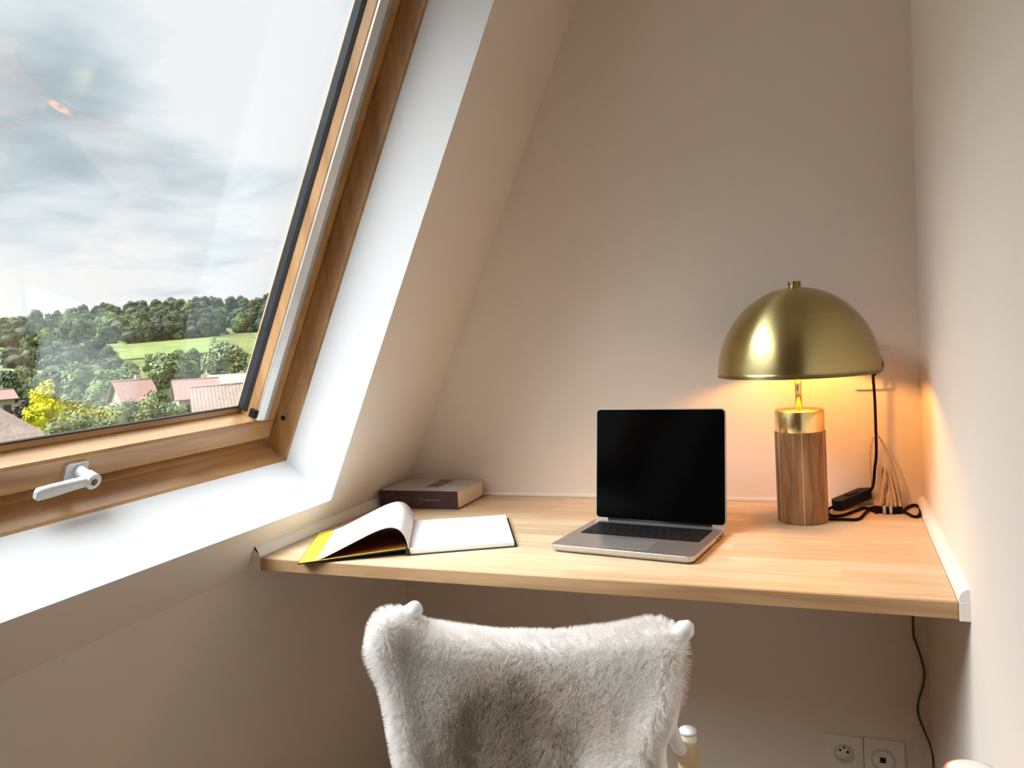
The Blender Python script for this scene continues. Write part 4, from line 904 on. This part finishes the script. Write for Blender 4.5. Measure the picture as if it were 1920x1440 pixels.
# wooded hill: each tree an object of its own, copies of five crowns
rng = random.Random(11)
PROTO = []
for k, (m_, cone, nl) in enumerate([(DK, 0, 8), (DG, 0, 7), (DK, 1, 6), (MG, 0, 7), (DG, 0, 9)]):
    mb = MB(); lumps(mb, 0.96, 0.80 if not cone else 0.5, nl, rng, ICO3, base=0.02, cone=cone); leaves(mb, 1.02, 1.06 if not cone else 0.66, 3200, 0.045, rng, clumps=18)
    me_o = mb.build('tree', m_); PROTO.append(me_o)
KIND = ['dark rounded tree in the wood on the far hill', 'dark green broad tree in the wood on the far hill', 'dark pointed conifer in the wood on the far hill', 'lighter green tree in the wood on the far hill', 'dense dark tree in the wood on the far hill']
used = [0] * 5
def hill_tree(a, r_, h_, k, label=None, group=None):
    x, y = -r_ * math.sin(a), r_ * math.cos(a)
    o = PROTO[k] if not used[k] else PROTO[k].copy()
    if used[k]: C.objects.link(o)
    used[k] = 1
    o.location = (x, y, ghz(x, y) - 0.3); o.rotation_euler = (0, 0, rng.random() * 6.28); w_ = h_ * rng.uniform(0.82, 1.12); o.scale = (w_, w_, h_)
    tag(o, label or KIND[k], 'tree', group or ('hill trees of kind: ' + KIND[k].split(' in ')[0]))
    return o
ax0, ax1 = az(-40), az(520)
for rI, (r_, n_) in enumerate([(415, 17), (445, 18), (480, 19), (520, 20), (560, 22), (600, 26)]):
    for i in range(n_):
        t = (i + rng.uniform(0.15, 0.85)) / n_; a = lerp(ax0, ax1, t)
        k = rng.choice([0, 1, 1, 3, 4, 4, 0, 2] if rI < 5 else [0, 0, 2, 4, 1])
        hill_tree(a, r_ + rng.uniform(-14, 14), rng.uniform(7.5, 11.5) if rI < 5 else rng.uniform(8.5, 12.5), k)
hedge = 'dark hedgerow tree along the foot of the hill'
for i, px in enumerate([20, 44, 60, 78, 96, 112, 130, 148, 166, 184, 202]):
    o = hill_tree(az(px), 322 + 10 * math.sin(i * 1.7), rng.uniform(6.5, 9.0), [0, 1, 4][i % 3], hedge, 'hedgerow trees')
for i, px in enumerate([248, 262, 280, 298, 318, 340, 362, 384, 404]):
    hill_tree(az(px), 398 + 2.0 * i * 0.5, rng.uniform(7.0, 9.5), [0, 4, 1][i % 3], 'dark tree along the top edge of the bright green field', 'field edge trees')
for i, px in enumerate([284, 300, 322, 340, 362, 470, 452]):
    hill_tree(az(px), 262 + 12 * math.sin(i * 2.1), rng.uniform(6.0, 8.0), [3, 1, 3][i % 3], 'green tree standing below the bright green field', 'trees below the field')
for i, px in enumerate([6, 30, 88, 120, 150, 186, 214, 236]):
    hill_tree(az(px), 232 + 14 * math.sin(i * 1.3), rng.uniform(5.5, 8.0), [1, 3, 4][i % 3], 'bushy tree in the valley in front of the hedgerow', 'valley trees')
for k in range(5):
    if not used[k]: bpy.data.objects.remove(PROTO[k])

# ------------------------------------------------------------------ sky
SUN = 19.5
W = bpy.data.worlds.new('sky'); SC.world = W; W.use_nodes = True
N = W.node_tree.nodes; L = W.node_tree.links
bg = N['Background']
tc = N.new('ShaderNodeTexCoord'); sp = N.new('ShaderNodeSeparateXYZ'); L.new(tc.outputs['Generated'], sp.inputs[0])
def math_(op, a, b_=None, c=None, clamp=False):
    m = N.new('ShaderNodeMath'); m.operation = op; m.use_clamp = clamp
    for i, x in enumerate((a, b_, c)):
        if x is None: continue
        if isinstance(x, (int, float)): m.inputs[i].default_value = x
        else: L.new(x, m.inputs[i])
    return m.outputs[0]
zz = math_('MAXIMUM', sp.outputs['Z'], 0.0); den = math_('ADD', zz, 0.13)
cv = N.new('ShaderNodeCombineXYZ'); L.new(math_('DIVIDE', sp.outputs['X'], den), cv.inputs[0]); L.new(math_('DIVIDE', sp.outputs['Y'], den), cv.inputs[1]); cv.inputs[2].default_value = 0.7
n1 = N.new('ShaderNodeTexNoise'); n1.inputs['Scale'].default_value = 1.5; n1.inputs['Detail'].default_value = 7; n1.inputs['Roughness'].default_value = 0.52; n1.inputs['Distortion'].default_value = 0.25; L.new(cv.outputs[0], n1.inputs['Vector'])
def sstep0(v, a, b_):
    m = N.new('ShaderNodeMapRange'); m.interpolation_type = 'SMOOTHSTEP'; m.inputs['From Min'].default_value = a; m.inputs['From Max'].default_value = b_; L.new(v, m.inputs['Value']); return m.outputs[0]
def blob(px, py, width, amp):
    q = ray(px, py).normalized(); dt = N.new('ShaderNodeVectorMath'); dt.operation = 'DOT_PRODUCT'; dt.inputs[1].default_value = q
    nv = N.new('ShaderNodeVectorMath'); nv.operation = 'NORMALIZE'; L.new(tc.outputs['Generated'], nv.inputs[0]); L.new(nv.outputs[0], dt.inputs[0])
    a = math_('SUBTRACT', 1.0, dt.outputs['Value']); e_ = math_('MULTIPLY', a, -1 / (width * width)); return math_('MULTIPLY', math_('POWER', 2.71828, e_), amp)
fac = math_('ADD', math_('MULTIPLY_ADD', n1.outputs['Fac'], 1.5, -0.25), math_('MULTIPLY_ADD', math_('SUBTRACT', 1.0, sstep0(sp.outputs['Z'], 0.0, 0.24)), 0.13, 0.05))
for bl in ((390, 165, 0.10, 0.26), (560, 90, 0.09, 0.18), (150, 200, 0.10, -0.22), (280, 285, 0.07, -0.13), (60, 40, 0.09, -0.08), (330, 330, 0.06, -0.10), (250, 590, 0.05, 0.10)):
    fac = math_('ADD', fac, blob(*bl))
r_ = ramp(N, [(0.08, (0.42, 0.51, 0.57)), (0.30, (0.60, 0.70, 0.76)), (0.46, (0.80, 0.875, 0.925)), (0.64, (0.96, 0.985, 1.01))]); L.new(fac, r_.inputs[0])
def sstep(v, a, b_):
    m = N.new('ShaderNodeMapRange'); m.interpolation_type = 'SMOOTHSTEP'; m.inputs['From Min'].default_value = a; m.inputs['From Max'].default_value = b_; L.new(v, m.inputs['Value']); return m.outputs[0]
# the veiled sun: a broad bright patch of cloud high in front of the window
dsun = N.new('ShaderNodeVectorMath'); dsun.operation = 'DOT_PRODUCT'; dsun.inputs[1].default_value = Vector((-0.58, -0.45, 0.68)).normalized(); L.new(tc.outputs['Generated'], dsun.inputs[0])
glow = math_('MULTIPLY', sstep(dsun.outputs['Value'], 0.60, 0.96), sstep(sp.outputs['Z'], 0.42, 0.60))
high = math_('MULTIPLY', sstep(sp.outputs['Z'], 0.42, 0.85), 2.0)
boost = math_('ADD', math_('MULTIPLY_ADD', glow, SUN, 1.0), high)
L.new(r_.outputs[0], bg.inputs['Color']); L.new(boost, bg.inputs['Strength'])
W.cycles.sampling_method = 'MANUAL'; W.cycles.sample_map_resolution = 512

# ------------------------------------------------------------------ warm fill light added behind the camera, no known lamp there
def area(name, loc, target, size, power, col):
    l = bpy.data.lights.new(name, 'AREA'); l.energy = power; l.color = col; l.shape = 'DISK'; l.size = size
    o = bpy.data.objects.new(name, l); C.objects.link(o); o.location = loc
    o.rotation_euler = (Vector(target) - Vector(loc)).to_track_quat('-Z', 'Y').to_euler(); return o
area('warm_fill', (0.9, -1.0, ZC - 0.06), (0.9, -1.0, 0), 0.4, 3, (1.0, 0.78, 0.56))

# ------------------------------------------------------------------ output look
SC.view_settings.view_transform = 'Standard'; SC.view_settings.look = 'None'
SC.view_settings.exposure = 0.0; SC.view_settings.gamma = 1.0; SC.view_settings.use_curve_mapping = False
cy_ = SC.cycles
cy_.max_bounces = 10; cy_.diffuse_bounces = 6; cy_.glossy_bounces = 4; cy_.transparent_max_bounces = 12
cy_.caustics_reflective = False; cy_.caustics_refractive = False; cy_.sample_clamp_indirect = 6
